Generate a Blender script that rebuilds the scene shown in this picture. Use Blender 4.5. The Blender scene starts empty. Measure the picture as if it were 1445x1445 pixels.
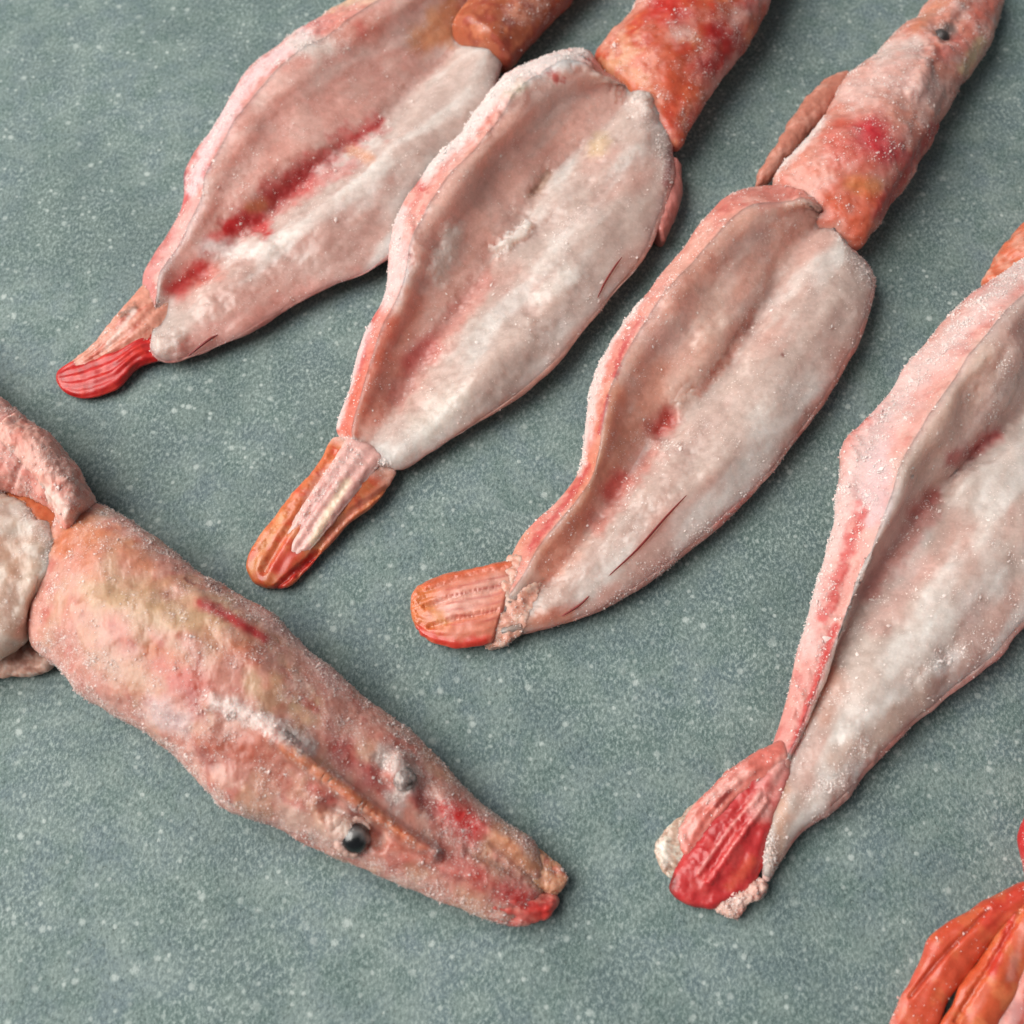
import bpy, math
import numpy as np
from mathutils import Vector

# ------------------------------------------------------------------ camera, world, light
sc = bpy.context.scene
COL = sc.collection
W = 1445.0                      # the photograph's own pixels, used as a ruler
FRAME = 0.17                    # metres across the picture at the middle of the counter
K = FRAME / W
FOV = math.radians(46)
TILT = math.radians(25)
DIST = FRAME / 2 / math.tan(FOV / 2)
TF = math.tan(FOV / 2)
CAM = np.array([0.0, -DIST * math.sin(TILT), DIST * math.cos(TILT)])
FWD = np.array([0.0, math.sin(TILT), -math.cos(TILT)])
UPV = np.array([0.0, math.cos(TILT), math.sin(TILT)])

cd = bpy.data.cameras.new('camera')
cam = bpy.data.objects.new('camera', cd)
COL.objects.link(cam)
cam.location = CAM
cam.rotation_euler = (TILT, 0, 0)
cd.sensor_width = 36
cd.angle = FOV
cd.clip_start = 0.005
cd.clip_end = 50
cd.dof.use_dof = True
cd.dof.focus_distance = DIST * 0.97
cd.dof.aperture_fstop = 22
sc.camera = cam

world = bpy.data.worlds.new('World')
sc.world = world
world.use_nodes = True
bg = world.node_tree.nodes['Background']
bg.inputs['Color'].default_value = (0.86, 0.95, 1.0, 1)
bg.inputs['Strength'].default_value = 0.14

def area(name, loc, target, size, power, color):
    ld = bpy.data.lights.new(name, 'AREA')
    ld.shape = 'RECTANGLE'
    ld.size, ld.size_y = size
    ld.energy = power
    ld.color = color
    o = bpy.data.objects.new(name, ld)
    COL.objects.link(o)
    o.location = loc
    o.rotation_euler = (Vector(target) - Vector(loc)).to_track_quat('-Z', 'Y').to_euler()
    return o

area('window_light', (-0.82, 0.05, 0.86), (0, 0, 0), (1.20, 1.10), 26.5, (1.0, 0.955, 0.90))

sc.view_settings.view_transform = 'Standard'
sc.view_settings.look = 'None'
sc.view_settings.exposure = 0.0
sc.view_settings.gamma = 1.0
sc.cycles.use_denoising = True

# ------------------------------------------------------------------ small maths
RNG = np.random.default_rng(11)

def unproj(p, z):
    """points on the photograph -> place in the world at height z (metres)"""
    p = np.asarray(p, float)
    dx = (p[..., 0] - W / 2) / (W / 2) * TF
    dy = -(p[..., 1] - W / 2) / (W / 2) * TF
    ray = FWD + dx[..., None] * np.array([1.0, 0, 0]) + dy[..., None] * UPV
    t = (np.asarray(z, float) - CAM[2]) / ray[..., 2]
    return CAM + ray * t[..., None]

def proj(v):
    d = v - CAM
    zc = d @ FWD
    return np.stack([W / 2 + d[..., 0] / zc / TF * W / 2, W / 2 - (d @ UPV) / zc / TF * W / 2], -1)

def lin(c):
    c = np.asarray(c, float) / 255.0
    return np.where(c <= 0.04045, c / 12.92, ((c + 0.055) / 1.055) ** 2.4)

def smooth(x):
    x = np.clip(x, 0, 1)
    return x * x * (3 - 2 * x)

PERM = np.concatenate([RNG.permutation(512)] * 3).astype(np.int64)
GRAD = RNG.normal(size=(512, 3))
GRAD /= np.linalg.norm(GRAD, axis=1)[:, None]

def perlin(p):
    sh = p.shape[:-1]
    p = p.reshape(-1, 3)
    i = np.floor(p).astype(np.int64)
    f = p - i
    i &= 511
    u = f * f * f * (f * (f * 6 - 15) + 10)
    out = 0
    for dx in (0, 1):
        wx = u[:, 0] if dx else 1 - u[:, 0]
        for dy in (0, 1):
            wy = u[:, 1] if dy else 1 - u[:, 1]
            for dz in (0, 1):
                wz = u[:, 2] if dz else 1 - u[:, 2]
                h = PERM[PERM[PERM[(i[:, 0] + dx) & 511] + ((i[:, 1] + dy) & 511)] + ((i[:, 2] + dz) & 511)]
                g = GRAD[h]
                out = out + wx * wy * wz * (g[:, 0] * (f[:, 0] - dx) + g[:, 1] * (f[:, 1] - dy) + g[:, 2] * (f[:, 2] - dz))
    return out.reshape(sh) * 1.6

def fbm(p, octaves=4, gain=0.5):
    a, s, out = 1.0, 1.0, 0
    for k in range(octaves):
        out = out + a * perlin(p * s + 17.3 * k)
        a *= gain
        s *= 2.03
    return out

def curve(pts, n):
    """smooth line through the points, n samples evenly spaced along it"""
    p = np.asarray(pts, float)
    if len(p) == 2:
        p = np.array([p[0], (p[0] + p[1]) / 2, p[1]])
    q = np.vstack([2 * p[0] - p[1], p, 2 * p[-1] - p[-2]])
    out = []
    for i in range(1, len(q) - 2):
        t = np.linspace(0, 1, 24, endpoint=False)[:, None]
        a, b, c, d = q[i - 1], q[i], q[i + 1], q[i + 2]
        out.append(0.5 * (2 * b + (c - a) * t + (2 * a - 5 * b + 4 * c - d) * t ** 2 + (3 * b - a - 3 * c + d) * t ** 3))
    out = np.vstack(out + [p[-1:]])
    s = np.concatenate([[0], np.cumsum(np.linalg.norm(np.diff(out[:, :2], axis=0), axis=1))])
    t = np.linspace(0, s[-1], n)
    return np.stack([np.interp(t, s, out[:, k]) for k in range(out.shape[1])], -1)

def key(vals, n):
    """heights given at even steps along a body, softly interpolated (ruler units -> metres)"""
    v = np.atleast_1d(np.asarray(vals, float))
    if len(v) == 1:
        return np.full(n, v[0]) * K
    x = np.linspace(0, 1, len(v))
    return curve(np.stack([x * 1e5, v], -1), n)[:, 1] * K

def pdist(px, pts):
    """distance and signed distance of points to a line on the ruler"""
    pts = np.asarray(pts, float)
    if pts.ndim == 1:
        pts = pts[None]
    if len(pts) == 1:
        d = np.linalg.norm(px - pts[0], axis=-1)
        return d, d
    if len(pts) > 2:
        pts = curve(pts, 5 * len(pts))
    best = np.full(px.shape[:-1], 1e9)
    sgn = np.zeros(px.shape[:-1])
    along = np.zeros(px.shape[:-1])
    nseg = len(pts) - 1
    i = 0
    for a, b in zip(pts[:-1], pts[1:]):
        ab = b - a
        l2 = max(ab @ ab, 1e-9)
        r = px - a
        t = np.clip((r @ ab) / l2, 0, 1)
        d = np.linalg.norm(r - t[..., None] * ab, axis=-1)
        m = d < best
        best = np.where(m, d, best)
        sgn = np.where(m, np.sign(ab[0] * r[..., 1] - ab[1] * r[..., 0]), sgn)
        along = np.where(m, (i + t) / nseg, along)
        i += 1
    pdist.along = along
    return best, best * sgn

# ------------------------------------------------------------------ materials
def nodes_of(name):
    m = bpy.data.materials.new(name)
    m.use_nodes = True
    nt = m.node_tree
    return m, nt, nt.nodes['Principled BSDF']

class NB:
    def __init__(self, nt):
        self.nt = nt
    def n(self, kind, **kw):
        x = self.nt.nodes.new(kind)
        for k, v in kw.items():
            setattr(x, k, v)
        return x
    def l(self, a, b):
        self.nt.links.new(a, b)
    def inp(self, node, **kw):
        for k, v in kw.items():
            node.inputs[k.replace('_', ' ')].default_value = v
        return node
    def noise(self, vec, scale, detail=3.0, rough=0.55, dist=0.0):
        x = self.n('ShaderNodeTexNoise')
        self.inp(x, Scale=scale, Detail=detail, Roughness=rough, Distortion=dist)
        self.l(vec, x.inputs['Vector'])
        return x.outputs['Fac']
    def voro(self, vec, scale, feature='F1', rand=1.0):
        x = self.n('ShaderNodeTexVoronoi', feature=feature)
        self.inp(x, Scale=scale, Randomness=rand)
        self.l(vec, x.inputs['Vector'])
        return x
    def ramp(self, v, a, b, lo=0.0, hi=1.0):
        x = self.n('ShaderNodeMapRange', interpolation_type='SMOOTHSTEP')
        for k, q in (('From Min', a), ('From Max', b), ('To Min', lo), ('To Max', hi)):
            x.inputs[k].default_value = q
        self.l(v, x.inputs['Value'])
        return x.outputs['Result']
    def math(self, op, a, b):
        x = self.n('ShaderNodeMath', operation=op)
        for i, q in enumerate((a, b)):
            if isinstance(q, (int, float)):
                x.inputs[i].default_value = q
            else:
                self.l(q, x.inputs[i])
        return x.outputs[0]
    def mix(self, fac, a, b, blend='MIX'):
        x = self.n('ShaderNodeMix', data_type='RGBA', blend_type=blend)
        for i, q in ((0, fac), (6, a), (7, b)):
            if isinstance(q, (int, float)):
                x.inputs[i].default_value = q
            elif isinstance(q, (tuple, list, np.ndarray)):
                x.inputs[i].default_value = (*[float(c) for c in q][:3], 1)
            else:
                self.l(q, x.inputs[i])
        return x.outputs[2]
    def bump(self, h, strength, dist, prev=None):
        x = self.n('ShaderNodeBump')
        x.inputs['Strength'].default_value = strength
        x.inputs['Distance'].default_value = dist
        self.l(h, x.inputs['Height'])
        if prev is not None:
            self.l(prev, x.inputs['Normal'])
        return x.outputs['Normal']

def organic(name, rough, sss, radius, coat, fine, grain=0.5, frostwhite=0.75, red=(1.0, 0.6, 0.5)):
    m, nt, bs = nodes_of(name)
    b = NB(nt)
    tc = b.n('ShaderNodeTexCoord').outputs['Object']
    at = b.n('ShaderNodeAttribute', attribute_name='Col').outputs['Color']
    fr = b.n('ShaderNodeAttribute', attribute_name='Frost').outputs['Fac']
    n1 = b.noise(tc, 700, 4)
    n2 = b.noise(tc, 2600, 3, 0.6)
    n3 = b.noise(tc, 5200, 2, 0.6)
    c = b.mix(1.0, at, b.mix(b.ramp(n1, 0.3, 0.7), (0.93, 0.92, 0.91), (1.06, 1.06, 1.06)), 'MULTIPLY')
    c = b.mix(1.0, c, b.mix(b.ramp(n2, 0.3, 0.7), (0.95, 0.94, 0.94), (1.05, 1.05, 1.05)), 'MULTIPLY')
    # grains of rime: strong where the frost value is high, a thin dusting elsewhere
    g = b.math('ADD', b.math('MULTIPLY', n2, 0.6), b.math('MULTIPLY', n3, 0.4))
    thr = b.math('SUBTRACT', 0.72, b.math('MULTIPLY', fr, 0.30))
    gm = b.ramp(b.math('SUBTRACT', g, thr), -0.03, 0.07)
    gm = b.math('MULTIPLY', gm, frostwhite)
    c = b.mix(gm, c, lin((232, 213, 207)))
    c = b.mix(b.math('MULTIPLY', b.math('MULTIPLY', fr, 0.42), b.ramp(n1, 0.25, 0.6)), c, lin((226, 199, 193)))
    b.l(c, bs.inputs['Base Color'])
    r = b.math('ADD', b.math('MULTIPLY', b.ramp(n1, 0.35, 0.7), 0.22), rough)
    r = b.math('ADD', r, b.math('MULTIPLY', fr, 0.22))
    b.l(r, bs.inputs['Roughness'])
    bs.inputs['Subsurface Weight'].default_value = sss
    bs.inputs['Subsurface Radius'].default_value = red
    bs.inputs['Subsurface Scale'].default_value = radius
    bs.inputs['Coat Weight'].default_value = coat
    bs.inputs['Coat Roughness'].default_value = 0.22
    bs.inputs['Specular IOR Level'].default_value = 0.45
    nb = b.bump(n1, 0.35 * fine, 0.00040)
    nb = b.bump(n2, 0.5 * fine, 0.00012, nb)
    nb = b.bump(gm, grain, 0.00010, nb)
    b.l(nb, bs.inputs['Normal'])
    return m

MAT_FLESH = organic('thawing_flesh', 0.32, 1.0, 0.0065, 0.30, 0.40, 0.6, red=(1.0, 0.78, 0.70))
MAT_SHELL = organic('rimed_shell', 0.40, 0.55, 0.0016, 0.10, 0.9, 0.8)
MAT_HEAD = organic('head_shell', 0.32, 0.75, 0.0026, 0.28, 0.6, 0.7)
MAT_TAIL = organic('tail_shell', 0.30, 0.6, 0.0016, 0.3, 0.35, 0.5, 0.6)

def frost_material():
    m, nt, bs = nodes_of('ice_crystals')
    b = NB(nt)
    at = b.n('ShaderNodeAttribute', attribute_name='Col').outputs['Color']
    b.l(at, bs.inputs['Base Color'])
    bs.inputs['Roughness'].default_value = 0.4
    bs.inputs['Subsurface Weight'].default_value = 1.0
    bs.inputs['Subsurface Radius'].default_value = (1.0, 0.9, 0.85)
    bs.inputs['Subsurface Scale'].default_value = 0.00008
    bs.inputs['Specular IOR Level'].default_value = 0.3
    return m
MAT_FROST = frost_material()

def simple(name, rgb, rough, coat=0.0, trans=0.0, sss=0.0):
    m, nt, bs = nodes_of(name)
    b = NB(nt)
    tc = b.n('ShaderNodeTexCoord').outputs['Object']
    n = b.noise(tc, 1500, 3)
    b.l(b.mix(b.ramp(n, 0.3, 0.7), lin(rgb) * 0.8, lin(rgb) * 1.2), bs.inputs['Base Color'])
    bs.inputs['Roughness'].default_value = rough
    bs.inputs['Coat Weight'].default_value = coat
    bs.inputs['Coat Roughness'].default_value = 0.08
    bs.inputs['Transmission Weight'].default_value = trans
    bs.inputs['Subsurface Weight'].default_value = sss
    bs.inputs['Subsurface Scale'].default_value = 0.001
    b.l(b.bump(n, 0.3, 0.0002), bs.inputs['Normal'])
    return m
MAT_EYE = organic('eye_black', 0.16, 0.0, 0.001, 0.7, 0.3, 0.2, 0.3)
MAT_FEELER = simple('feeler_red', (128, 40, 38), 0.4, 0.2)

def counter_material():
    m, nt, bs = nodes_of('speckled_stone')
    b = NB(nt)
    tc = b.n('ShaderNodeTexCoord').outputs['Object']
    mp = b.n('ShaderNodeMapping')
    mp.inputs['Rotation'].default_value = (0, 0, math.radians(-28))
    mp.inputs['Scale'].default_value = (1.0, 0.66, 1.0)
    b.l(tc, mp.inputs['Vector'])
    v = mp.outputs['Vector']
    big = b.noise(tc, 30, 4, 0.6)
    patch = b.noise(tc, 75, 4, 0.65)
    mid = b.noise(tc, 190, 4, 0.6)
    fine = b.noise(v, 1900, 5, 0.72)
    finer = b.noise(v, 3400, 2, 0.6)
    hue = b.noise(tc, 120, 3, 0.6)
    c = b.mix(b.ramp(hue, 0.38, 0.66), lin((97, 119, 116)), lin((104, 123, 129)))
    c = b.mix(b.math('MULTIPLY', b.ramp(mid, 0.40, 0.66), 0.6), c, lin((136, 152, 148)))
    c = b.mix(b.math('MULTIPLY', b.ramp(big, 0.44, 0.66), 0.6), c, lin((84, 104, 101)))
    c = b.mix(b.math('MULTIPLY', b.ramp(fine, 0.47, 0.66), b.ramp(patch, 0.36, 0.66, 0.40, 0.95)), c, lin((168, 184, 180)))
    c = b.mix(b.math('MULTIPLY', b.ramp(fine, 0.50, 0.32), b.ramp(patch, 0.30, 0.62, 0.85, 0.45)), c, lin((62, 78, 75)))
    c = b.mix(b.math('MULTIPLY', b.ramp(finer, 0.52, 0.70), 0.45), c, lin((172, 188, 184)))
    # pale flecks of several sizes, thrown about unevenly
    cl = b.ramp(mid, 0.36, 0.62)
    tot = None
    for sc_, r0, keep, a in ((620, 0.22, 0.55, 0.6), (360, 0.20, 0.66, 0.6), (170, 0.12, 0.84, 0.5)):
        vo = b.voro(tc, sc_)
        wob = b.math('MULTIPLY', b.math('SUBTRACT', finer, 0.5), 0.35)
        dd = b.math('ADD', vo.outputs['Distance'], wob)
        sp = b.ramp(dd, r0 * 1.25, r0 * 0.55)
        se = b.n('ShaderNodeSeparateColor')
        b.l(vo.outputs['Color'], se.inputs['Color'])
        on = b.ramp(se.outputs[0], keep, keep + 0.14)
        sp = b.math('MULTIPLY', b.math('MULTIPLY', sp, on), a)
        sp = b.math('MULTIPLY', sp, b.math('ADD', b.math('MULTIPLY', cl, 0.6), 0.4))
        tot = sp if tot is None else b.math('MAXIMUM', tot, sp)
    c = b.mix(tot, c, lin((206, 218, 214)))
    b.l(c, bs.inputs['Base Color'])
    bs.inputs['Roughness'].default_value = 0.62
    bs.inputs['Specular IOR Level'].default_value = 0.35
    nb = b.bump(fine, 0.6, 0.00026)
    nb = b.bump(finer, 0.30, 0.00014, nb)
    b.l(nb, bs.inputs['Normal'])
    return m

# ------------------------------------------------------------------ mesh helpers
def mesh_from(name, V, F, mat, root, attrs=None, flat=False, nor=None):
    """V (n,3) world metres, F (m,k) corners; ONE mesh object under root"""
    org = np.array(root.location) if root is not None else np.zeros(3)
    if root is not None and root.parent is not None:
        org = org + np.array(root.parent.location)
    used = np.unique(F)
    remap = np.zeros(len(V), np.int64)
    remap[used] = np.arange(len(used))
    V2, F2 = V[used] - org, remap[F]
    me = bpy.data.meshes.new(name)
    n, k = F2.shape
    me.vertices.add(len(V2))
    me.vertices.foreach_set('co', V2.astype(np.float32).ravel())
    me.loops.add(n * k)
    me.loops.foreach_set('vertex_index', F2.astype(np.int32).ravel())
    me.polygons.add(n)
    me.polygons.foreach_set('loop_start', np.arange(0, n * k, k, dtype=np.int32))
    me.polygons.foreach_set('loop_total', np.full(n, k, np.int32))
    me.update(calc_edges=True)
    me.polygons.foreach_set('use_smooth', np.full(n, not flat))
    if attrs:
        if 'Col' in attrs:
            a = me.color_attributes.new('Col', 'FLOAT_COLOR', 'POINT')
            c = np.concatenate([attrs['Col'][used], np.ones((len(used), 1))], 1)
            a.data.foreach_set('color', c.astype(np.float32).ravel())
        if 'Frost' in attrs:
            a = me.attributes.new('Frost', 'FLOAT', 'POINT')
            a.data.foreach_set('value', attrs['Frost'][used].astype(np.float32).ravel())
    me.materials.append(mat)
    if nor is not None:
        me.normals_split_custom_set_from_vertices(nor[used].tolist())
    o = bpy.data.objects.new(name, me)
    COL.objects.link(o)
    if root is not None:
        o.parent = root
    return o

def thing(name, label, cat, at, group=None):
    o = bpy.data.objects.new(name, None)
    o.empty_display_size = 0.01
    COL.objects.link(o)
    o.location = unproj(np.array(at, float), 0.0)
    o['label'], o['category'] = label, cat
    if group:
        o['group'] = group
    return o

class Surf:
    """a closed sleeve of rings, sculpted and coloured by strokes"""
    def __init__(s, V, col, a=None):
        s.V = V
        s.n, s.m = V.shape[:2]
        s.C = np.broadcast_to(lin(col), V.shape).copy()
        s.Fr = np.zeros(V.shape[:2])
        s.a = a
        s.px = proj(s.V)
    def normals(s):
        du = np.gradient(s.V, axis=0)
        dv = np.roll(s.V, -1, 1) - np.roll(s.V, 1, 1)
        N = np.cross(du, dv)
        N /= np.maximum(np.linalg.norm(N, axis=-1, keepdims=True), 1e-12)
        c = s.V.mean(1, keepdims=True)
        s.flip = ((s.V - c) * N).sum() < 0
        if s.flip:
            N = -N
        return N
    def push(s, amount, up=0.0):
        N = s.normals()
        if up:
            N = N * (1 - up) + np.array([0, 0, 1.0]) * up
        s.V = s.V + N * amount[..., None]
        s.V[..., 2] = np.maximum(s.V[..., 2], 0.0002)
    def H(s, pts, r, amp, up=0.5, n=0.35, top=True):
        d, _ = pdist(s.px, pts)
        k = d < r * 2.2
        if n:
            d[k] += r * n * fbm(s.V[k] / K / (r * 0.9), 3)
        w = smooth(1 - d / r)
        s.push(w * amp * K, up)
    def ledge(s, pts, r, amp, w=5.0, up=0.6, n=4.0):
        """raise the side to the left of the line by amp, crisp at the line, fading over r"""
        d, sd = pdist(s.px, pts)
        ends = smooth(np.minimum(pdist.along, 1 - pdist.along) * 3.5)
        sd = -sd
        k = d < r
        sd[k] += n * fbm(s.V[k] / K / 18.0, 3)
        prof = (1 / (1 + np.exp(-np.clip(sd / w, -30, 30)))) * smooth(1 - d / r) * ends
        s.push(prof * amp * K, up)
    def rough(s, size, amp, octaves=4, mask=None, stretch=None, seed=0.0):
        p = s.V / K / size
        if stretch is not None:
            ax = np.array([stretch[0], -stretch[1], 0.0])
            ax /= np.linalg.norm(ax)
            p = p - (p @ ax)[..., None] * ax * (1 - 1 / stretch[2])
        v = fbm(p + seed, octaves) * amp * K
        if mask is not None:
            v = v * mask
        s.push(v)
    def upd(s):
        s.px = proj(s.V)
    def P(s, col, pts, r, a=0.8, n=0.4, hard=0.05, f=0.0):
        n *= 0.8
        """a patch of pigment; f also lays rime there"""
        d, _ = pdist(s.px, pts)
        d = d / r
        k = d < 1 + 1.4 * n
        d[k] += n * fbm(s.V[k] / K / max(r * 0.8, 6.0) + 3.1, 4)
        w = a * smooth((1 - d) / (1 - hard))
        s.C = s.C * (1 - w[..., None]) + lin(col) * w[..., None]
        if f:
            s.Fr = np.maximum(s.Fr, w * f)
    def F(s, pts, r, a=1.0, n=0.5):
        d, _ = pdist(s.px, pts)
        d = d / r
        k = d < 1 + 1.4 * n
        d[k] += n * fbm(s.V[k] / K / max(r * 0.6, 5.0) + 9.7, 4)
        s.Fr = np.maximum(s.Fr, a * smooth(1.2 * (1 - d)))
    def mottle(s, col, size, a, lo=0.1, hi=0.6, seed=5.0, mask=None, stretch=None):
        p = s.V / K / size
        if stretch is not None:
            ax = np.array([stretch[0], -stretch[1], 0.0])
            ax /= np.linalg.norm(ax)
            p = p - (p @ ax)[..., None] * ax * (1 - 1 / stretch[2])
        w = a * smooth((fbm(p + seed, 4) - lo) / (hi - lo))
        if mask is not None:
            w = w * mask
        s.C = s.C * (1 - w[..., None]) + lin(col) * w[..., None]
    def dust(s, amount, size=40, seed=41.0, mask=None):
        """a thin uneven dusting of rime"""
        v = amount * smooth(0.5 + fbm(s.V / K / size + seed, 4))
        s.Fr = np.maximum(s.Fr, v if mask is None else v * mask)
    def rime(s, amp=2.2):
        """frost stands proud of what it grows on"""
        k = s.Fr > 0.01
        v = np.zeros(s.Fr.shape)
        p = s.V[k] / K
        v[k] = np.clip(fbm(p / 7.0, 3) + 0.2, 0, None) + 0.5 * np.clip(fbm(p / 3.0, 2), 0, None)
        s.push(v * s.Fr * amp * 0.6 * K)
    def faces(s, c0=0, c1=None):
        c1 = s.m if c1 is None else c1
        i = np.arange(s.n - 1)[:, None]
        j = np.arange(c0, c1)[None, :]
        jn = (j + 1) % s.m
        j = j % s.m
        q = np.stack(np.broadcast_arrays(i * s.m + j, i * s.m + jn, (i + 1) * s.m + jn, (i + 1) * s.m + j), -1)
        return q.reshape(-1, 4)
    def build(s, name, mat, root, c0=0, c1=None):
        N = s.normals()
        F = s.faces(c0, c1)
        p = s.V.reshape(-1, 3)[F[::7]]          # wind the faces the way the normals point
        fn = np.cross(p[:, 2] - p[:, 0], p[:, 3] - p[:, 1])
        if (fn * N.reshape(-1, 3)[F[::7, 0]]).sum() < 0:
            F = F[:, ::-1]
        return mesh_from(name, s.V.reshape(-1, 3), F, mat, root,
                         {'Col': s.C.reshape(-1, 3), 'Frost': s.Fr.ravel()}, nor=s.normals().reshape(-1, 3))
    def at(s, p, r=9.0):
        """the nearest-to-eye point of the surface seen at p"""
        s.upd()
        d = np.linalg.norm(s.px - np.asarray(p, float), axis=-1)
        depth = np.linalg.norm(s.V - CAM, axis=-1)
        k = np.where(d < max(r, d.min() + 1e-6), depth + d * 1e-5, 1e9)
        i = np.unravel_index(np.argmin(k), k.shape)
        return s.V[i].copy()

def cap(V, e0, e1):
    """round the two ends of a sleeve"""
    n = len(V)
    t = np.linspace(0, 1, n)
    f = np.ones(n)
    if e0 > 0:
        f = np.where(t < e0, np.sqrt(np.clip(1 - (1 - t / e0) ** 2, 0.0004, 1)), f)
    if e1 > 0:
        f = np.where(t > 1 - e1, np.sqrt(np.clip(1 - (1 - (1 - t) / e1) ** 2, 0.0004, 1)), f)
    c = V.mean(1, keepdims=True)
    return c + (V - c) * f[:, None, None]

def opened_body(O, L, G, R, hO, hL, hG, hR, hM1, hM2, col, n=430, e0=0.03, e1=0.03, m2=0.58):
    """a prawn's tail slit along its length and spread: outer shell up to a crest on one side, cut, lobe of meat"""
    o, l, g, r = (curve(q, n) for q in (O, L, G, R))
    hO, hL, hG, hR, hM1, hM2 = (key(h, n) for h in (hO, hL, hG, hR, hM1, hM2))
    hG = hG * 0.92
    hL = hG + 0.96 * (hL - hG)
    hM1 = hG + 0.66 * (hM1 - hG)
    hM2 = hG + 0.58 * (hM2 - hG)
    pO, pL, pG, pR = unproj(o, hO), unproj(l, hL), unproj(g, hG), unproj(r, hR)
    M1 = unproj(g * 0.45 + l * 0.55, hM1)
    M1b = unproj(g * 0.2 + l * 0.8, hL * 0.88 + hM1 * 0.12)
    M2 = unproj(g * (1 - m2) + r * m2, hM2)
    M2b = unproj(g * 0.78 + r * 0.22, hG * 0.5 + hM2 * 0.5)
    M2c = unproj(g * 0.13 + r * 0.87, hR * 0.45 + hM2 * 0.55)
    cen = (pO + pR) / 2
    flo = 0.0006
    Bm, BR, BL = cen.copy(), pR * 0.62 + cen * 0.38, pO * 0.62 + cen * 0.38
    for q in (Bm, BR, BL):
        q[:, 2] = flo
    ring = [Bm, BR, pR, M2c, M2, M2b, pG, M1, M1b, pL, pO, BL]
    cnt = [10, 14, 22, 26, 34, 26, 34, 30, 16, 22, 22, 10]
    k = len(ring)
    cols, marks = [], []
    for i in range(k):
        b, c = ring[i], ring[(i + 1) % k]
        marks.append(sum(cnt[:i]))
        for t in np.arange(cnt[i]) / cnt[i]:
            cols.append(b * (1 - t) + c * t)
    V = np.stack(cols, 1)
    for _ in range(70):
        V = 0.25 * np.roll(V, 1, 1) + 0.5 * V + 0.25 * np.roll(V, -1, 1)
    for _ in range(30):
        V[1:-1] = 0.25 * V[:-2] + 0.5 * V[1:-1] + 0.25 * V[2:]
    V[..., 2] = np.maximum(V[..., 2], 0.0003)
    V = cap(V, e0, e1)
    s = Surf(V, col)
    s.gline = [tuple(q) for q in g[int(n * 0.12):int(n * 0.9):24]]
    s.c0 = marks[2] + 14              # the meat runs from here, over the cut, ...
    s.c1 = marks[8] + 13              # ... to just inside the crest
    j = np.arange(s.m)
    s.shell = np.broadcast_to(((j < s.c0) | (j > s.c1)).astype(float), (s.n, s.m))
    s.wall = np.broadcast_to(((j >= marks[6]) & (j <= s.c1)).astype(float), (s.n, s.m))
    s.lobe = np.broadcast_to(((j >= s.c0) & (j < marks[6])).astype(float), (s.n, s.m))
    s.s = np.broadcast_to(np.linspace(0, 1, s.n)[:, None], (s.n, s.m))
    return s

def sleeve(Lp, Rp, zc, up, dn, col, n=200, m=110, e0=0.06, e1=0.06, power=2.0, keel=0.0):
    """a rounded tube between two outlines; zc middle height, up/dn half heights (ruler units)"""
    l, r = curve(Lp, n), curve(Rp, n)
    zc, up, dn = key(zc, n), key(up, n), key(dn, n)
    a, b = unproj(l, zc), unproj(r, zc)
    c, h = (a + b) / 2, (b - a) / 2
    th = np.linspace(0, 2 * np.pi, m, endpoint=False) - np.pi / 2
    ct, st = np.cos(th), np.sin(th)
    ce = np.sign(ct) * np.abs(ct) ** (2 / power)
    se = np.sign(st) * np.abs(st) ** (2 / power)
    V = c[:, None] + h[:, None] * ce[None, :, None]
    V[..., 2] += np.where(se > 0, up[:, None] * se, dn[:, None] * se)
    if keel:
        V[..., 2] += key(keel, n)[:, None] * np.exp(-(ct / 0.16) ** 2) * (st > 0)
    V[..., 2] = np.maximum(V[..., 2], 0.0003)
    V = cap(V, e0, e1)
    s = Surf(V, col)
    s.th = np.broadcast_to(th, (n, m))
    s.s = np.broadcast_to(np.linspace(0, 1, n)[:, None], (n, m))
    return s

def ribs(s, count, amp, power=1.0):
    """fine lengthwise ridges of a tail blade"""
    w = np.cos(np.cos(s.th) * count * np.pi + 0.6 * fbm(s.V / K / 60, 2)) * smooth(s.s * 8) * smooth((1 - s.s) * 5)
    s.push(w * amp * 0.55 * K * smooth(np.sin(s.th) * 3))
    s.ribw = w

def cord(path, rad, col, n=60, m=10, taper=(0.4, 0.3)):
    """a thin strand through world points"""
    p = curve3(path, n)
    t = np.gradient(p, axis=0)
    t /= np.linalg.norm(t, axis=1)[:, None]
    a = np.cross(t, np.array([0, 0, 1.0]))
    a /= np.maximum(np.linalg.norm(a, axis=1), 1e-9)[:, None]
    b = np.cross(a, t)
    th = np.linspace(0, 2 * np.pi, m, endpoint=False)
    u = np.linspace(0, 1, n)
    rr = rad * K * (1 - (1 - taper[0]) * (1 - u) ** 3) * (1 - (1 - taper[1]) * u ** 3)
    V = p[:, None] + rr[:, None, None] * (a[:, None] * np.cos(th)[None, :, None] + b[:, None] * np.sin(th)[None, :, None])
    return Surf(cap(V, 0.03, 0.03), col)

def curve3(p, n):
    p = np.asarray(p, float)
    x = np.linspace(0, 1, len(p))
    y = np.linspace(0, 1, n)
    q = np.vstack([2 * p[0] - p[1], p, 2 * p[-1] - p[-2]])
    out = np.zeros((n, 3))
    for i, t in enumerate(y):
        k = min(int(t * (len(p) - 1)), len(p) - 2)
        f = t * (len(p) - 1) - k
        a, b, c, d = q[k], q[k + 1], q[k + 2], q[k + 3]
        out[i] = 0.5 * (2 * b + (c - a) * f + (2 * a - 5 * b + 4 * c - d) * f ** 2 + (3 * b - a - 3 * c + d) * f ** 3)
    return out

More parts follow.
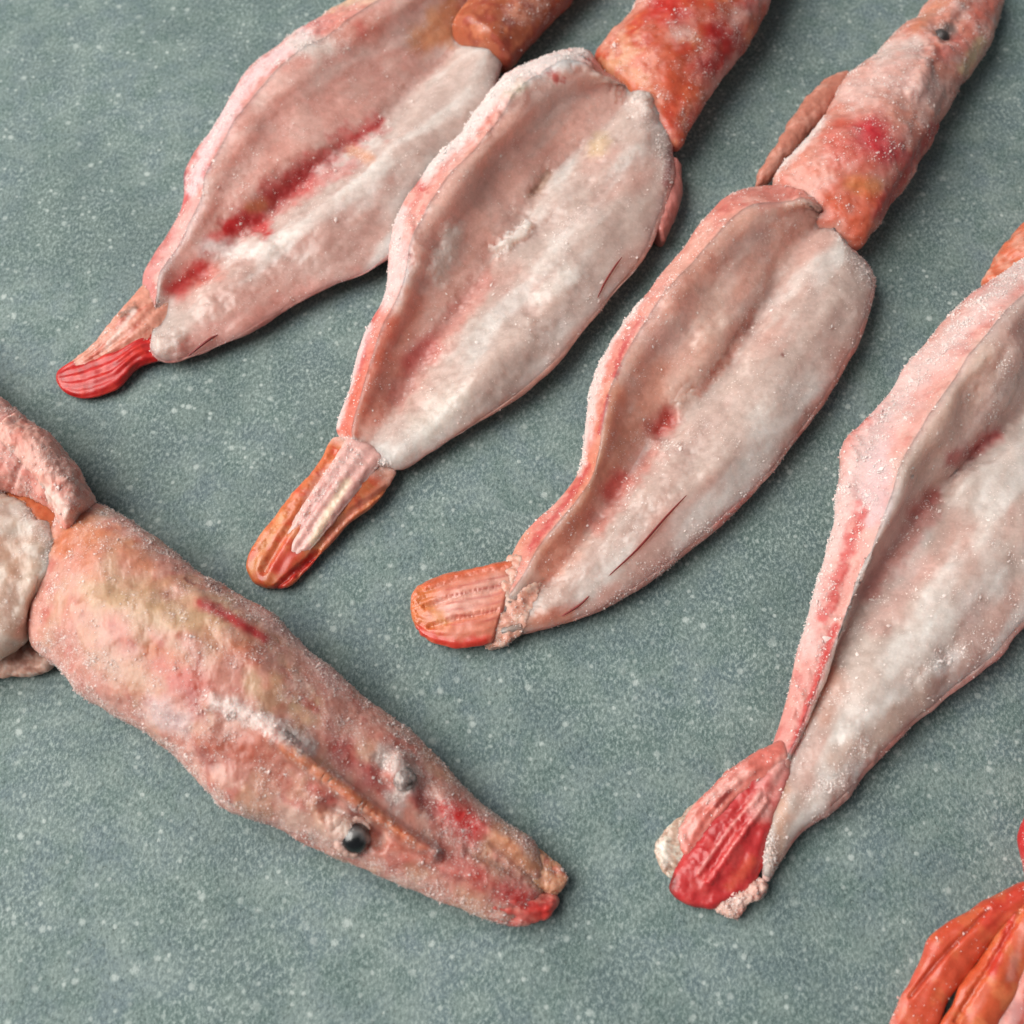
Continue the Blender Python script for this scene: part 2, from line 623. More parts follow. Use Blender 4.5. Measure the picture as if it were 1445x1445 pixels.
OCT = np.array([[1, 0, 0], [-1, 0, 0], [0, 1, 0], [0, -1, 0], [0, 0, 1], [0, 0, -1]], float)
OCTF = np.array([[0, 2, 4], [2, 1, 4], [1, 3, 4], [3, 0, 4], [2, 0, 5], [1, 2, 5], [3, 1, 5], [0, 3, 5]])

def crystals(surfs, count, root, size=1.5, sparse=0.05, name='frost'):
    """grains of ice grown on the surfaces: many where the rime is thick, a few everywhere"""
    cen, nor, col, frv, wts = [], [], [], [], []
    for s in surfs:
        N = s.normals()
        uu, vv = RNG.random((s.n - 1, s.m, 1)), RNG.random((s.n - 1, s.m, 1))
        Vr = np.roll(s.V, -1, 1)
        c = (s.V[:-1] * (1 - uu) + s.V[1:] * uu) * (1 - vv) + (Vr[:-1] * (1 - uu) + Vr[1:] * uu) * vv
        du = np.linalg.norm(s.V[1:] - s.V[:-1], axis=-1)
        dv = np.linalg.norm(np.roll(s.V, -1, 1) - s.V, axis=-1)[:-1]
        fr = s.Fr[:-1]
        w = (fr ** 1.3 + sparse * 0.7) * du * dv
        clump = 0.10 + smooth(fbm(c / K / 26.0 + 4.4, 4) * 1.3 + 0.35) ** 1.6
        w = w * clump * (c[..., 2] > 4 * K) * (N[:-1, :, 2] > -0.35)
        cen.append(c.reshape(-1, 3)); nor.append(N[:-1].reshape(-1, 3)); col.append(s.C[:-1].reshape(-1, 3))
        frv.append(fr.ravel()); wts.append(w.ravel())
    cen, nor, col, frv, wts = (np.concatenate(q) for q in (cen, nor, col, frv, wts))
    count = int(count * 1.35)
    idx = RNG.choice(len(wts), count, p=wts / wts.sum())
    sz = size * 0.46 * K * np.exp(RNG.normal(0, 0.52, count)) * (0.8 + 0.4 * frv[idx])
    A = RNG.normal(size=(count, 3, 3))
    Q = np.linalg.qr(A)[0]
    sc3 = np.stack([np.ones(count), RNG.uniform(0.5, 1, count), RNG.uniform(0.7, 1.9, count)], -1) * sz[:, None]
    v = OCT[None] * sc3[:, None, :] * RNG.uniform(0.7, 1.25, (count, 6, 1))
    v = np.einsum('nij,nkj->nki', Q, v)
    jit = RNG.normal(0, 0.8 * K, (count, 3))
    v = v + (cen[idx] + jit + nor[idx] * sz[:, None] * RNG.uniform(-0.3, 0.4, (count, 1)))[:, None]
    v[..., 2] = np.maximum(v[..., 2], 0.0002)
    F = (OCTF[None] + 6 * np.arange(count)[:, None, None]).reshape(-1, 3)
    mixv = RNG.uniform(0.45, 0.95, (count, 1))
    c = col[idx] * (1 - mixv) + lin((240, 225, 220)) * mixv
    ctr = v.mean(1, keepdims=True)
    vn = v - ctr
    vn = vn / np.maximum(np.linalg.norm(vn, axis=-1, keepdims=True), 1e-12) * 0.55 + nor[idx][:, None] * 0.8
    vn /= np.linalg.norm(vn, axis=-1, keepdims=True)
    o = mesh_from(name, v.reshape(-1, 3), F, MAT_FROST, root, {'Col': np.repeat(c, 6, 0)}, nor=vn.reshape(-1, 3))
    o['kind'] = 'stuff'
    return o

# albedos
WHITE, GREYW, PINKW = (216, 207, 198), (198, 190, 181), (220, 184, 172)
PINK, SALMON, RED, ORANGE = (212, 150, 136), (206, 122, 98), (192, 40, 38), (204, 104, 62)
DEEP, CREAM, BROWN, FROST = (140, 34, 34), (224, 196, 152), (146, 84, 62), (234, 216, 212)
ROSE, PURPLE = (206, 118, 112), (132, 44, 62)

# ------------------------------------------------------------------ the counter
def counter():
    n = 2
    x0, x1, y0, y1 = -0.6, 0.6, -0.5, 0.7
    V = np.array([[x0, y0, 0], [x1, y0, 0], [x1, y1, 0], [x0, y1, 0], [x0, y0, -0.03], [x1, y0, -0.03], [x1, y1, -0.03], [x0, y1, -0.03]], float)
    F = np.array([[0, 1, 2, 3], [4, 7, 6, 5], [0, 4, 5, 1], [1, 5, 6, 2], [2, 6, 7, 3], [3, 7, 4, 0]])
    o = mesh_from('countertop', V, F, counter_material(), None, flat=True)
    o['kind'] = 'structure'
counter()
GROUP = 'frozen prawns laid out on the counter'

def finish_body(s, dirn, rimepaint=True):
    """surface character shared by every slit body: fibres, lumps, dusting of colour"""
    s.H(s.gline, 18, -3.0, up=1.0, n=0.4)
    s.rough(150, 7, 2, seed=1.0)
    s.rough(60, 2.4, 2, seed=7.0)
    s.rough(34, 0.8, 2, mask=1 - s.shell, stretch=(dirn[0], dirn[1], 2.2), seed=2.0)
    s.rough(22, 1.0, 2, mask=1 - s.shell, stretch=(dirn[0], dirn[1], 7.0), seed=12.0)
    s.rough(13, 4.0, 3, mask=smooth((s.s - 0.95) / 0.04), seed=21.0)
    s.rough(9, 0.35, 2, seed=3.0)
    s.upd()

def base_colour(s, dirn, shell=(206, 128, 118), wall=(228, 177, 164), lobe=(201, 179, 170)):
    s.dust(0.20, 45)
    for mask, c in ((s.shell, shell), (s.wall, wall), (s.lobe, lobe)):
        s.C = s.C * (1 - mask[..., None]) + lin(c) * mask[..., None]
    # soft change from wall to lobe, not a seam
    for _ in range(90):
        s.C = (np.roll(s.C, 1, 1) + np.roll(s.C, -1, 1) + s.C) / 3
    s.mottle((200, 164, 154), 110, 0.3, 0.0, 0.6, 1.3, s.lobe, (dirn[0], dirn[1], 2.5))
    s.mottle((206, 150, 138), 120, 0.45, 0.0, 0.6, 31.3, s.lobe, (dirn[0], dirn[1], 2.0))
    s.mottle((222, 215, 210), 66, 0.75, -0.08, 0.6, 8.3, s.lobe, (dirn[0], dirn[1], 3.2))
    s.mottle((218, 198, 190), 60, 0.45, 0.0, 0.6, 18.3, s.wall, (dirn[0], dirn[1], 2.6))
    s.mottle((204, 142, 128), 110, 0.3, 0.0, 0.6, 4.3, s.wall)
    s.mottle((214, 178, 168), 50, 0.45, 0.05, 0.6, 6.3, s.wall)
    s.mottle((226, 176, 164), 30, 0.5, 0.0, 0.5, 9.9, s.shell)
    s.mottle((190, 84, 78), 26, 0.45, 0.1, 0.6, 12.9, s.shell)

# ================================================================== prawn with the scarlet tail tip (upper left)
def prawn_scarlet():
    t = thing('split_prawn', 'slit prawn with a bright scarlet tail tip and a raw red patch along its cut', 'prawn', (420, 300), GROUP)
    d = (0.72, -0.69)
    s = opened_body(
        O=[(196, 396), (205, 362), (235, 308), (255, 268), (257, 232), (288, 180), (322, 124), (352, 84), (400, 47), (452, 13), (500, -12), (570, -48), (660, -100)],
        L=[(222, 408), (232, 372), (260, 322), (284, 276), (290, 242), (314, 196), (345, 140), (376, 104), (420, 68), (470, 36), (515, 8), (582, -25), (672, -80)],
        G=[(222, 455), (250, 408), (295, 376), (355, 322), (415, 264), (470, 218), (532, 174), (585, 115), (645, 55), (702, -12), (745, -70)],
        R=[(208, 508), (240, 517), (275, 510), (330, 487), (400, 447), (470, 412), (532, 390), (610, 312), (680, 200), (712, 100), (728, 30), (745, -30), (765, -80)],
        hO=[22, 32, 42, 46, 46], hL=[40, 66, 92, 104, 104], hG=[30, 34, 38, 42, 50], hR=[18, 24, 30, 34, 38],
        hM1=[38, 58, 84, 94, 90], hM2=[38, 56, 70, 80, 82], col=WHITE)
    finish_body(s, d)
    s.ledge([(300, 370), (340, 318), (400, 262), (450, 225), (500, 205), (540, 172)], 90, 16, 5)
    s.ledge([(600, 140), (540, 225), (470, 285), (400, 330), (345, 336), (278, 352)], 60, 11, 4)
    s.ledge([(360, 372), (310, 392), (262, 428)], 34, 7, 3)
    s.H([(330, 325), (380, 285), (430, 240)], 30, -5, up=1.0)
    s.H([(410, 40), (470, 20)], 26, 6)
    s.H([(440, 330), (520, 260), (600, 190)], 60, 7)
    s.H([(300, 420), (380, 360)], 36, 6)
    s.H([(225, 490), (250, 488)], 26, 9)
    s.upd()
    base_colour(s, d, shell=(202, 128, 124), wall=(216, 162, 151), lobe=(200, 179, 171))
    s.P((206, 134, 120), [(300, 300), (360, 200), (420, 110)], 46, 0.4)
    s.P((205, 90, 70), [(250, 400), (300, 380)], 26, 0.6)
    s.P(RED, [(246, 408), (284, 378)], 24, 0.9, 0.3)
    s.P((200, 70, 66), [(300, 345), (350, 310), (410, 262), (470, 212), (530, 178)], 26, 0.75, 0.6)
    s.P((196, 36, 38), [(322, 322), (345, 312), (372, 322)], 22, 0.95)
    s.P((190, 44, 44), [(385, 275), (432, 248)], 34, 0.9, 0.3)
    s.P((186, 44, 44), [(500, 196), (538, 172)], 8, 0.8, 0.3)
    s.P((206, 130, 80), [(352, 292), (372, 288)], 16, 0.7)
    s.P((214, 140, 96), [(495, 212), (520, 222)], 14, 0.7, f=0.5)
    s.P((204, 92, 88), [(440, 262), (500, 232)], 18, 0.5)
    s.P((190, 62, 60), [(508, 36), (512, 46)], 14, 0.8)
    s.P((206, 128, 110), [(480, 30), (530, 40)], 40, 0.5)
    s.P((208, 134, 76), [(640, 0), (600, 60), (660, 20)], 34, 0.7)
    s.P((190, 70, 50), [(660, 10), (690, 28)], 20, 0.7)
    s.P((222, 200, 160), [(440, 8), (560, -20)], 22, 0.6)
    s.P((212, 130, 118), [(260, 500), (330, 470), (420, 425), (500, 396)], 30, 0.65)
    s.P((214, 150, 138), [(300, 460), (400, 410)], 46, 0.4)
    s.P(PURPLE, [(258, 258), (262, 225), (285, 180), (318, 126)], 7, 0.85, 0.4)
    s.P((170, 30, 40), [(205, 372), (228, 318), (258, 270)], 9, 0.9, 0.4)
    s.P((150, 60, 70), [(340, 90), (400, 46)], 7, 0.5)
    s.P((196, 70, 74), [(232, 330), (262, 280), (290, 236)], 9, 0.8, 0.7); s.P((232, 204, 208), [(270, 268), (290, 215), (330, 145), (370, 95), (430, 50)], 17, 0.8, 0.5, f=0.6)
    s.P((126, 44, 62), [(257, 258), (260, 228), (286, 182), (320, 126), (345, 92)], 6, 0.85, 0.4)
    s.P((224, 176, 172), [(228, 385), (255, 335), (280, 290)], 20, 0.6, f=0.5)
    s.F([(420, 60), (450, 70), (480, 60)], 28, 0.55)
    s.P((222, 214, 206), [(420, 58), (455, 72)], 26, 0.6)
    s.P((226, 218, 214), [(290, 350), (360, 352)], 20, 0.7)
    s.P((205, 96, 80), [(205, 420), (215, 450)], 20, 0.5)
    s.F([(225, 490), (250, 490)], 30, 0.5)
    s.rime(2.0)
    s.build('flesh', MAT_FLESH, t, s.c0, s.c1)
    s.build('shell', MAT_SHELL, t, s.c1, s.m + s.c0)
    h = sleeve([(630, 50), (680, -15), (740, -95), (800, -170)], [(712, 98), (758, 48), (810, -4), (880, -84)], [44], [48], [44], (176, 96, 66))
    h.rough(60, 5, 2); h.rough(12, 0.7, 2); h.upd()
    h.mottle((206, 128, 92), 40, 0.7, 0.0, 0.5); h.mottle((150, 54, 44), 30, 0.6, 0.1, 0.5, 9)
    h.P((150, 44, 44), [(715, 95), (760, 45), (810, -5)], 14, 0.6)
    h.F([(725, 20), (760, 10)], 30, 0.4)
    h.rime(); h.build('head', MAT_HEAD, t)
    u = sleeve([(226, 378), (165, 445), (130, 488), (88, 520)], [(256, 440), (208, 486), (165, 505), (110, 528)], [22, 20, 16, 10], [6, 13, 9, 5], [16, 14, 10, 6], (212, 146, 126), n=130, m=80)
    ribs(u, 4, 1.6); u.rough(16, 1.2, 3); u.upd()
    u.mottle((190, 84, 66), 16, 0.7, 0.0, 0.5, stretch=(-0.6, 0.75, 5))
    u.P((92, 62, 44), [(172, 446), (190, 432)], 7, 0.8, 0.6); u.P((228, 206, 196), [(150, 490), (190, 440)], 6, 0.7)
    u.F([(130, 490), (180, 440)], 14, 0.3); u.build('telson', MAT_TAIL, t)
    v = sleeve([(232, 452), (178, 484), (140, 494), (104, 508), (77, 526)], [(244, 506), (198, 517), (162, 550), (114, 562), (82, 548)], [17, 16, 12, 9], [7, 12, 9, 5], [14, 15, 11, 8], (196, 34, 32), n=150, m=90, e1=0.05)
    ribs(v, 5, 1.5); v.rough(26, 1.0, 2); v.upd()
    v.mottle((216, 62, 48), 18, 0.6, 0.0, 0.5); v.mottle((150, 16, 22), 22, 0.5, 0.1, 0.5, 9)
    v.build('uropod', MAT_TAIL, t)
    f = cord([s.at((272, 500)) + [0, 0, 3e-4], s.at((288, 482)) + [0, 0, 6e-4], s.at((303, 468)) + [0, 0, 4e-4]], 2.4, RED, n=24)
    f.build('feeler', MAT_FEELER, t)
    crystals([s, h, u], 9000, t, 1.3, 0.05)
prawn_scarlet()

# ================================================================== prawn with the thick white rim
def prawn_white_rim():
    t = thing('split_prawn', 'slit prawn with a thick white frosted rim and a round tipped orange tail', 'prawn', (700, 380), GROUP)
    d = (0.66, -0.75)
    s = opened_body(
        O=[(466, 622), (472, 590), (497, 505), (515, 458), (533, 410), (542, 340), (560, 288), (590, 238), (620, 202), (664, 160), (700, 110), (742, 84), (800, 66), (838, 70)],
        L=[(492, 622), (500, 590), (524, 510), (542, 455), (562, 410), (578, 345), (600, 292), (628, 248), (655, 215), (700, 165), (740, 122), (775, 100), (812, 92), (845, 100)],
        G=[(508, 645), (545, 590), (592, 505), (642, 440), (690, 368), (740, 290), (785, 238), (845, 185), (888, 140)],
        R=[(552, 672), (592, 658), (652, 620), (730, 570), (802, 508), (868, 432), (915, 378), (940, 325), (955, 260), (954, 205), (938, 150), (925, 126)],
        hO=[20, 34, 48, 54, 52], hL=[38, 66, 104, 124, 112], hG=[30, 36, 42, 48, 66], hR=[20, 28, 34, 40, 56],
        hM1=[36, 54, 80, 96, 96], hM2=[44, 62, 78, 88, 92], col=WHITE, e1=0.02)
    finish_body(s, d)
    s.H([(670, 170), (710, 130), (760, 100), (820, 80)], 30, 10)
    s.H([(570, 320), (600, 380)], 26, 7)
    s.H([(640, 330), (615, 385)], 24, 8)
    s.ledge([(690, 372), (720, 330), (750, 275), (770, 248)], 60, 8, 5)
    s.H([(750, 272), (762, 256), (772, 240)], 11, -5, up=1.0, n=0.3)
    s.H([(700, 354), (716, 344), (730, 334), (744, 322)], 12, 8, n=0.6)
    s.H([(560, 560), (620, 480), (660, 430)], 26, -3, up=1.0)
    s.ledge([(860, 270), (800, 330), (740, 385), (700, 430)], 55, 7, 5)
    s.ledge([(780, 440), (720, 480), (660, 540), (620, 600)], 55, 8, 5)
    s.H([(770, 440), (800, 400)], 40, 7)
    s.H([(640, 560), (720, 480)], 60, 8)
    s.H([(760, 300), (900, 200)], 40, 6)
    s.H([(912, 145), (922, 135)], 30, 12)
    s.upd()
    base_colour(s, d)
    s.P((200, 140, 124), [(690, 230), (660, 330), (620, 440), (560, 560)], 60, 0.3)
    s.P((204, 88, 60), [(490, 605), (518, 535), (552, 455)], 24, 0.85)
    s.P((206, 110, 84), [(520, 590), (560, 500), (585, 430)], 30, 0.6)
    s.P((190, 54, 52), [(505, 520), (530, 425)], 9, 0.85, 0.5)
    s.P((192, 62, 60), [(580, 510), (605, 488)], 26, 0.75, 0.2)
    s.P((204, 110, 100), [(560, 560), (620, 480), (680, 400)], 26, 0.5)
    s.P((186, 60, 58), [(588, 258), (598, 266)], 9, 0.8, 0.9)
    s.P((186, 70, 64), [(560, 345), (575, 360)], 14, 0.65, 0.9)
    s.P((190, 62, 54), [(776, 100), (788, 112)], 10, 0.8, 0.9)
    s.P((196, 104, 90), [(660, 200), (690, 170)], 6, 0.7, 0.4)
    s.P((188, 150, 128), [(750, 275), (765, 258), (772, 245)], 12, 0.7)
    s.P((150, 100, 84), [(750, 272), (757, 262)], 5, 0.6, 0.4); s.P((224, 208, 198), [(700, 354), (716, 344), (730, 334), (744, 322)], 12, 0.85, 0.6, f=0.5)
    s.P((212, 182, 128), [(840, 210), (850, 198)], 20, 0.5)
    s.P((206, 192, 150), [(720, 128), (735, 118)], 18, 0.55)
    s.P((150, 40, 52), [(940, 260), (948, 210)], 9, 0.6)
    s.P((214, 150, 130), [(570, 665), (650, 615), (730, 562), (800, 500), (870, 420), (910, 370)], 18, 0.6)
    s.P((238, 232, 230), [(600, 240), (650, 190), (700, 130), (750, 95), (815, 78)], 26, 0.85, 0.4, f=0.75)
    s.P((232, 212, 212), [(560, 300), (560, 370), (545, 420)], 26, 0.75, 0.5, f=0.8)
    s.P((236, 222, 222), [(520, 460), (500, 520), (475, 600)], 9, 0.7, 0.4, f=0.7)
    s.P((224, 206, 196), [(640, 330), (620, 390)], 24, 0.7, f=0.2)
    s.F([(480, 625), (520, 640), (552, 672)], 18, 0.8)
    s.P((228, 196, 186), [(480, 625), (520, 645), (552, 668)], 18, 0.6)
    s.P((232, 228, 222), [(760, 420), (800, 390)], 22, 0.5)
    s.P((230, 224, 214), [(600, 600), (640, 570)], 40, 0.4)
    s.F([(900, 150), (930, 190), (940, 240)], 26, 0.6)
    s.F([(790, 330), (820, 300)], 20, 0.5)
    s.F([(760, 480), (840, 420)], 30, 0.25)
    s.rime(2.2)
    s.build('flesh', MAT_FLESH, t, s.c0, s.c1)
    s.build('shell', MAT_SHELL, t, s.c1, s.m + s.c0)
    g = sleeve([(918, 330), (934, 275), (940, 226)], [(936, 345), (960, 285), (962, 232)], [24, 28, 32], [18, 20, 18], [22, 26, 24], (196, 124, 116), n=60, m=50)
    g.rough(20, 2, 3); g.upd(); g.build('shell_flap', MAT_SHELL, t)
    h = sleeve([(834, 92), (852, 62), (880, 28), (908, -4), (935, -50), (970, -110)], [(945, 222), (964, 198), (986, 160), (1020, 108), (1066, 44), (1092, -2), (1120, -60), (1160, -120)],
               [48, 58, 58, 56], [26, 58, 62, 58], [46, 58, 58, 56], (190, 86, 58), n=240, m=150)
    h.rough(70, 6, 2); h.rough(22, 1.5, 2); h.rough(9, 0.5, 3)
    h.upd()
    h.mottle((190, 62, 44), 46, 0.7, -0.05, 0.5); h.mottle((214, 120, 74), 30, 0.6, 0.1, 0.5, 9)
    h.P((206, 100, 60), [(900, 90), (930, 150)], 46, 0.7)
    h.P((214, 160, 122), [(862, 92), (885, 70)], 24, 0.7, 0.9); h.P((212, 150, 110), [(895, 105), (910, 115)], 18, 0.6, 0.9)
    h.P((190, 38, 34), [(930, 5), (960, 15)], 40, 0.9, 0.3); h.P((172, 28, 28), [(1010, 45), (1030, 70), (1000, 95)], 36, 0.95, 0.3)
    h.P((200, 90, 60), [(950, 110), (980, 130)], 40, 0.6); h.P((226, 178, 166), [(955, 50), (968, 45)], 22, 0.75, f=0.4)
    h.P((222, 180, 172), [(1040, 30), (1060, 10), (1080, -10)], 18, 0.6); h.P((216, 170, 164), [(1000, 130), (1040, 80)], 12, 0.6)
    h.P((224, 168, 150), [(850, 62), (885, 22), (915, -10)], 16, 0.6); h.P((190, 54, 42), [(945, 180), (960, 150)], 22, 0.5)
    h.P((190, 44, 40), [(1060, 0), (1090, -30)], 22, 0.6)
    h.F([(1020, 20), (1050, 0)], 26, 0.4); h.F([(960, 180), (990, 140)], 18, 0.35)
    h.dust(0.4, 40); h.rime(); h.build('head', MAT_HEAD, t)
    # tail: two side blades, the ridged middle blade, the red underside
    a = sleeve([(476, 606), (444, 662), (402, 712), (363, 765), (349, 796), (356, 818), (368, 828)], [(566, 656), (538, 702), (492, 738), (456, 778), (432, 806), (408, 828), (384, 832)],
               [22, 24, 21, 16, 11], [8, 16, 16, 13, 8], [18, 22, 20, 15, 10], (204, 112, 70), n=220, m=150, e1=0.07)
    ribs(a, 4, 1.2); a.rough(34, 2.2, 2)
    a.H([(470, 640), (430, 710), (392, 770), (372, 805)], 9, -4, n=0.15); a.H([(545, 690), (490, 728), (448, 775), (420, 812)], 8, -4, n=0.15)
    a.H([(448, 780), (415, 806), (392, 828)], 7, -5, n=0.2); a.H([(445, 670), (400, 722), (362, 775)], 10, 3, n=0.2); a.upd()
    a.mottle((206, 78, 56), 22, 0.6, 0.0, 0.5); a.mottle((220, 150, 112), 18, 0.5, 0.1, 0.5, 8, stretch=(-0.6, -0.8, 4))
    a.P((198, 48, 40), [(418, 775), (395, 800)], 22, 0.8); a.P((190, 36, 34), [(440, 790), (410, 815), (392, 830)], 13, 0.9); a.P((214, 140, 84), [(400, 725), (365, 785), (355, 805)], 9, 0.8)
    a.P((222, 140, 120), [(545, 680), (500, 720), (460, 765)], 9, 0.6)
    a.P((222, 176, 162), [(480, 610), (520, 640), (560, 662)], 32, 0.85, f=0.7); a.P((222, 170, 158), [(470, 660), (440, 700)], 16, 0.6, f=0.4)
    a.rime(1.2); a.build('uropod', MAT_TAIL, t)
    m_ = sleeve([(494, 612), (452, 676), (424, 718), (404, 752), (396, 778)], [(548, 640), (502, 698), (466, 742), (440, 774), (412, 796)], [31, 37, 32, 22], [8, 9, 8, 4], [22, 20, 18, 14], (226, 176, 168), n=130, m=90)
    ribs(m_, 3, 2.2); m_.rough(14, 1.2, 3); m_.upd()
    m_.P((234, 212, 186), [(490, 680), (465, 720), (442, 765)], 11, 0.85, 0.2); m_.P((180, 96, 92), [(480, 665), (450, 710), (425, 745)], 3.5, 0.7, 0.3)
    m_.P((206, 120, 112), [(465, 665), (425, 730)], 6, 0.5); m_.F([(500, 645), (470, 670), (430, 730)], 22, 0.6); m_.rime(); m_.build('telson', MAT_TAIL, t)
    f = cord([s.at(p) + [0, 0, 3e-4] for p in ((850, 418), (860, 395), (872, 372), (884, 358))], 1.8, RED, n=30)
    f.build('feeler', MAT_FEELER, t)
    crystals([s, h, m_], 14000, t, 1.35, 0.06)
prawn_white_rim()

# ================================================================== prawn with the whole head, stub tail turned aside
def prawn_bent_tail():
    t = thing('split_prawn', 'slit prawn with its whole pointed head showing and a stubby tail bent sideways', 'prawn', (1000, 520), GROUP)
    d = (0.66, -0.75)
    s = opened_body(
        O=[(700, 850), (718, 790), (735, 745), (762, 718), (800, 680), (815, 640), (825, 580), (831, 540), (850, 490), (880, 438), (930, 372), (972, 328), (1010, 284), (1032, 268), (1080, 257), (1140, 252)],
        L=[(704, 864), (742, 808), (762, 768), (790, 735), (825, 690), (842, 640), (852, 585), (860, 545), (880, 495), (912, 445), (958, 382), (1000, 338), (1035, 302), (1058, 290), (1095, 282), (1145, 280)],
        G=[(714, 884), (792, 800), (832, 742), (872, 690), (925, 602), (962, 560), (1000, 528), (1032, 482), (1085, 400), (1130, 340), (1168, 300)],
        R=[(688, 908), (712, 904), (752, 897), (802, 885), (852, 864), (902, 834), (952, 798), (1002, 760), (1052, 718), (1092, 680), (1132, 628), (1162, 588), (1202, 514), (1218, 488), (1234, 440), (1241, 402), (1226, 370), (1200, 352)],
        hO=[16, 32, 46, 52, 50], hL=[30, 58, 92, 110, 108], hG=[26, 34, 40, 46, 64], hR=[12, 20, 26, 32, 40],
        hM1=[28, 54, 80, 100, 98], hM2=[32, 50, 68, 80, 88], col=WHITE, e1=0.025)
    finish_body(s, d)
    s.ledge([(900, 640), (955, 580), (985, 552), (1020, 508), (1045, 470), (1078, 410), (1098, 330)], 85, 20, 4)
    s.H([(930, 606), (945, 590)], 24, -7, up=1.0)
    s.H([(860, 700), (875, 680)], 24, -3, up=1.0)
    s.ledge([(1000, 600), (960, 615), (935, 630), (915, 622)], 30, 7, 3)
    s.ledge([(1160, 340), (1100, 430), (1050, 510), (1005, 575)], 50, 8, 5)
    s.ledge([(1120, 560), (1050, 620), (960, 690), (880, 760)], 55, 7, 6)
    s.H([(1000, 640), (1100, 500), (1160, 400)], 60, 6)
    s.H([(770, 850), (860, 760), (960, 660)], 30, 5)
    s.H([(1100, 320), (1140, 300)], 30, 7)
    s.H([(960, 420), (1000, 470)], 40, 6)
    s.upd()
    base_colour(s, d, shell=(210, 128, 116), wall=(228, 174, 158))
    s.P((206, 122, 92), [(870, 560), (850, 640), (820, 720), (770, 800)], 40, 0.7)
    s.P((206, 130, 104), [(930, 520), (900, 600), (860, 660)], 40, 0.55)
    s.P((222, 184, 168), [(1000, 380), (1000, 480), (960, 550)], 46, 0.55)
    s.P((200, 66, 52), [(928, 606), (942, 590)], 27, 0.95, 0.2); s.P((200, 58, 50), [(860, 695), (875, 675)], 24, 0.9, 0.2)
    s.P((206, 110, 96), [(840, 740), (880, 690), (920, 640)], 24, 0.6)
    s.P((206, 128, 108), [(985, 555), (1030, 500), (1060, 440)], 12, 0.6)
    s.P((204, 120, 100), [(960, 390), (1000, 370)], 36, 0.5)
    s.P((206, 112, 100), [(1080, 290), (1120, 270)], 20, 0.6)
    s.P((214, 128, 112), [(940, 810), (1020, 750), (1100, 670), (1150, 600), (1200, 510)], 26, 0.6, f=0.4)
    s.P((214, 146, 132), [(760, 890), (850, 860), (930, 815)], 34, 0.6)
    s.P((188, 76, 68), [(730, 900), (800, 885), (850, 865)], 7, 0.5)
    s.P((206, 66, 60), [(1012, 740), (1060, 700)], 10, 0.5)
    s.P((206, 116, 84), [(720, 880), (800, 870)], 20, 0.6)
    s.P((180, 40, 48), [(905, 450), (880, 490), (868, 530)], 7, 0.8, 0.6); s.P((176, 36, 42), [(858, 560), (845, 610)], 5, 0.8, 0.6)
    s.P((192, 60, 62), [(830, 660), (790, 720), (750, 770)], 9, 0.75, 0.6)
    s.P((236, 214, 210), [(900, 425), (860, 480), (840, 540), (828, 600), (815, 660)], 15, 0.85, 0.4, f=0.95)
    s.P((222, 160, 148), [(940, 400), (910, 470)], 36, 0.5, f=0.6)
    s.P((224, 176, 160), [(1000, 320), (950, 380)], 26, 0.5, f=0.4)
    s.P((214, 146, 120), [(740, 750), (725, 790)], 14, 0.7, f=0.4)
    s.P((128, 70, 60), [(1104, 500), (1106, 502)], 4, 0.9, 0.2)
    s.F([(1210, 370), (1240, 400), (1230, 440)], 22, 0.7)
    s.F([(880, 840), (960, 790), (1060, 700), (1140, 610)], 34, 0.45)
    s.F([(900, 620), (950, 630), (1000, 600)], 16, 0.5)
    s.rime(2.2)
    s.build('flesh', MAT_FLESH, t, s.c0, s.c1)
    s.build('shell', MAT_SHELL, t, s.c1, s.m + s.c0)
    h = sleeve([(1080, 270), (1092, 246), (1120, 214), (1154, 176), (1202, 108), (1246, 66), (1284, 34), (1320, -2), (1350, -28)],
               [(1204, 368), (1218, 346), (1248, 306), (1292, 240), (1331, 166), (1362, 112), (1394, 66), (1415, 10), (1405, -40)],
               [48, 56, 56, 48, 40, 28], [30, 60, 62, 54, 40, 24], [46, 54, 54, 46, 38, 26], (206, 140, 124), n=300, m=150, e1=0.04)
    h.rough(70, 6, 2); h.rough(20, 1.5, 2); h.rough(8, 0.6, 3)
    h.H([(1330, 50), (1345, 40)], 26, -8); h.H([(1290, 130), (1340, 20), (1370, -10)], 16, 6)
    h.H([(1230, 330), (1300, 210), (1340, 130)], 10, -5); h.upd()
    h.mottle((220, 178, 170), 30, 0.6, 0.0, 0.5); h.mottle((196, 104, 86), 34, 0.5, 0.1, 0.5, 9)
    h.P((204, 88, 52), [(1180, 290), (1220, 270), (1210, 320)], 46, 0.85); h.P((200, 80, 62), [(1190, 200), (1230, 210)], 50, 0.8)
    h.P((190, 36, 50), [(1228, 182), (1254, 212)], 42, 0.95, 0.3); h.P((206, 140, 84), [(1205, 260), (1235, 262)], 22, 0.5)
    h.P((160, 36, 46), [(1240, 300), (1280, 240), (1320, 180)], 18, 0.75); h.P((210, 120, 96), [(1130, 230), (1150, 240)], 22, 0.5)
    h.P((232, 222, 218), [(1092, 240), (1130, 205), (1158, 172)], 11, 0.85, 0.3)
    h.P((226, 190, 182), [(1200, 130), (1270, 110), (1310, 130)], 44, 0.7, f=0.5); h.P((228, 214, 208), [(1240, 75), (1290, 60)], 26, 0.6, f=0.4)
    h.P((204, 104, 88), [(1380, 20), (1400, 5)], 26, 0.8); h.P((222, 196, 152), [(1385, 60), (1360, 100)], 14, 0.75)
    h.P((112, 104, 100), [(1332, 46), (1342, 42)], 17, 0.8); h.P((190, 92, 84), [(1330, 80), (1350, 60)], 20, 0.6)
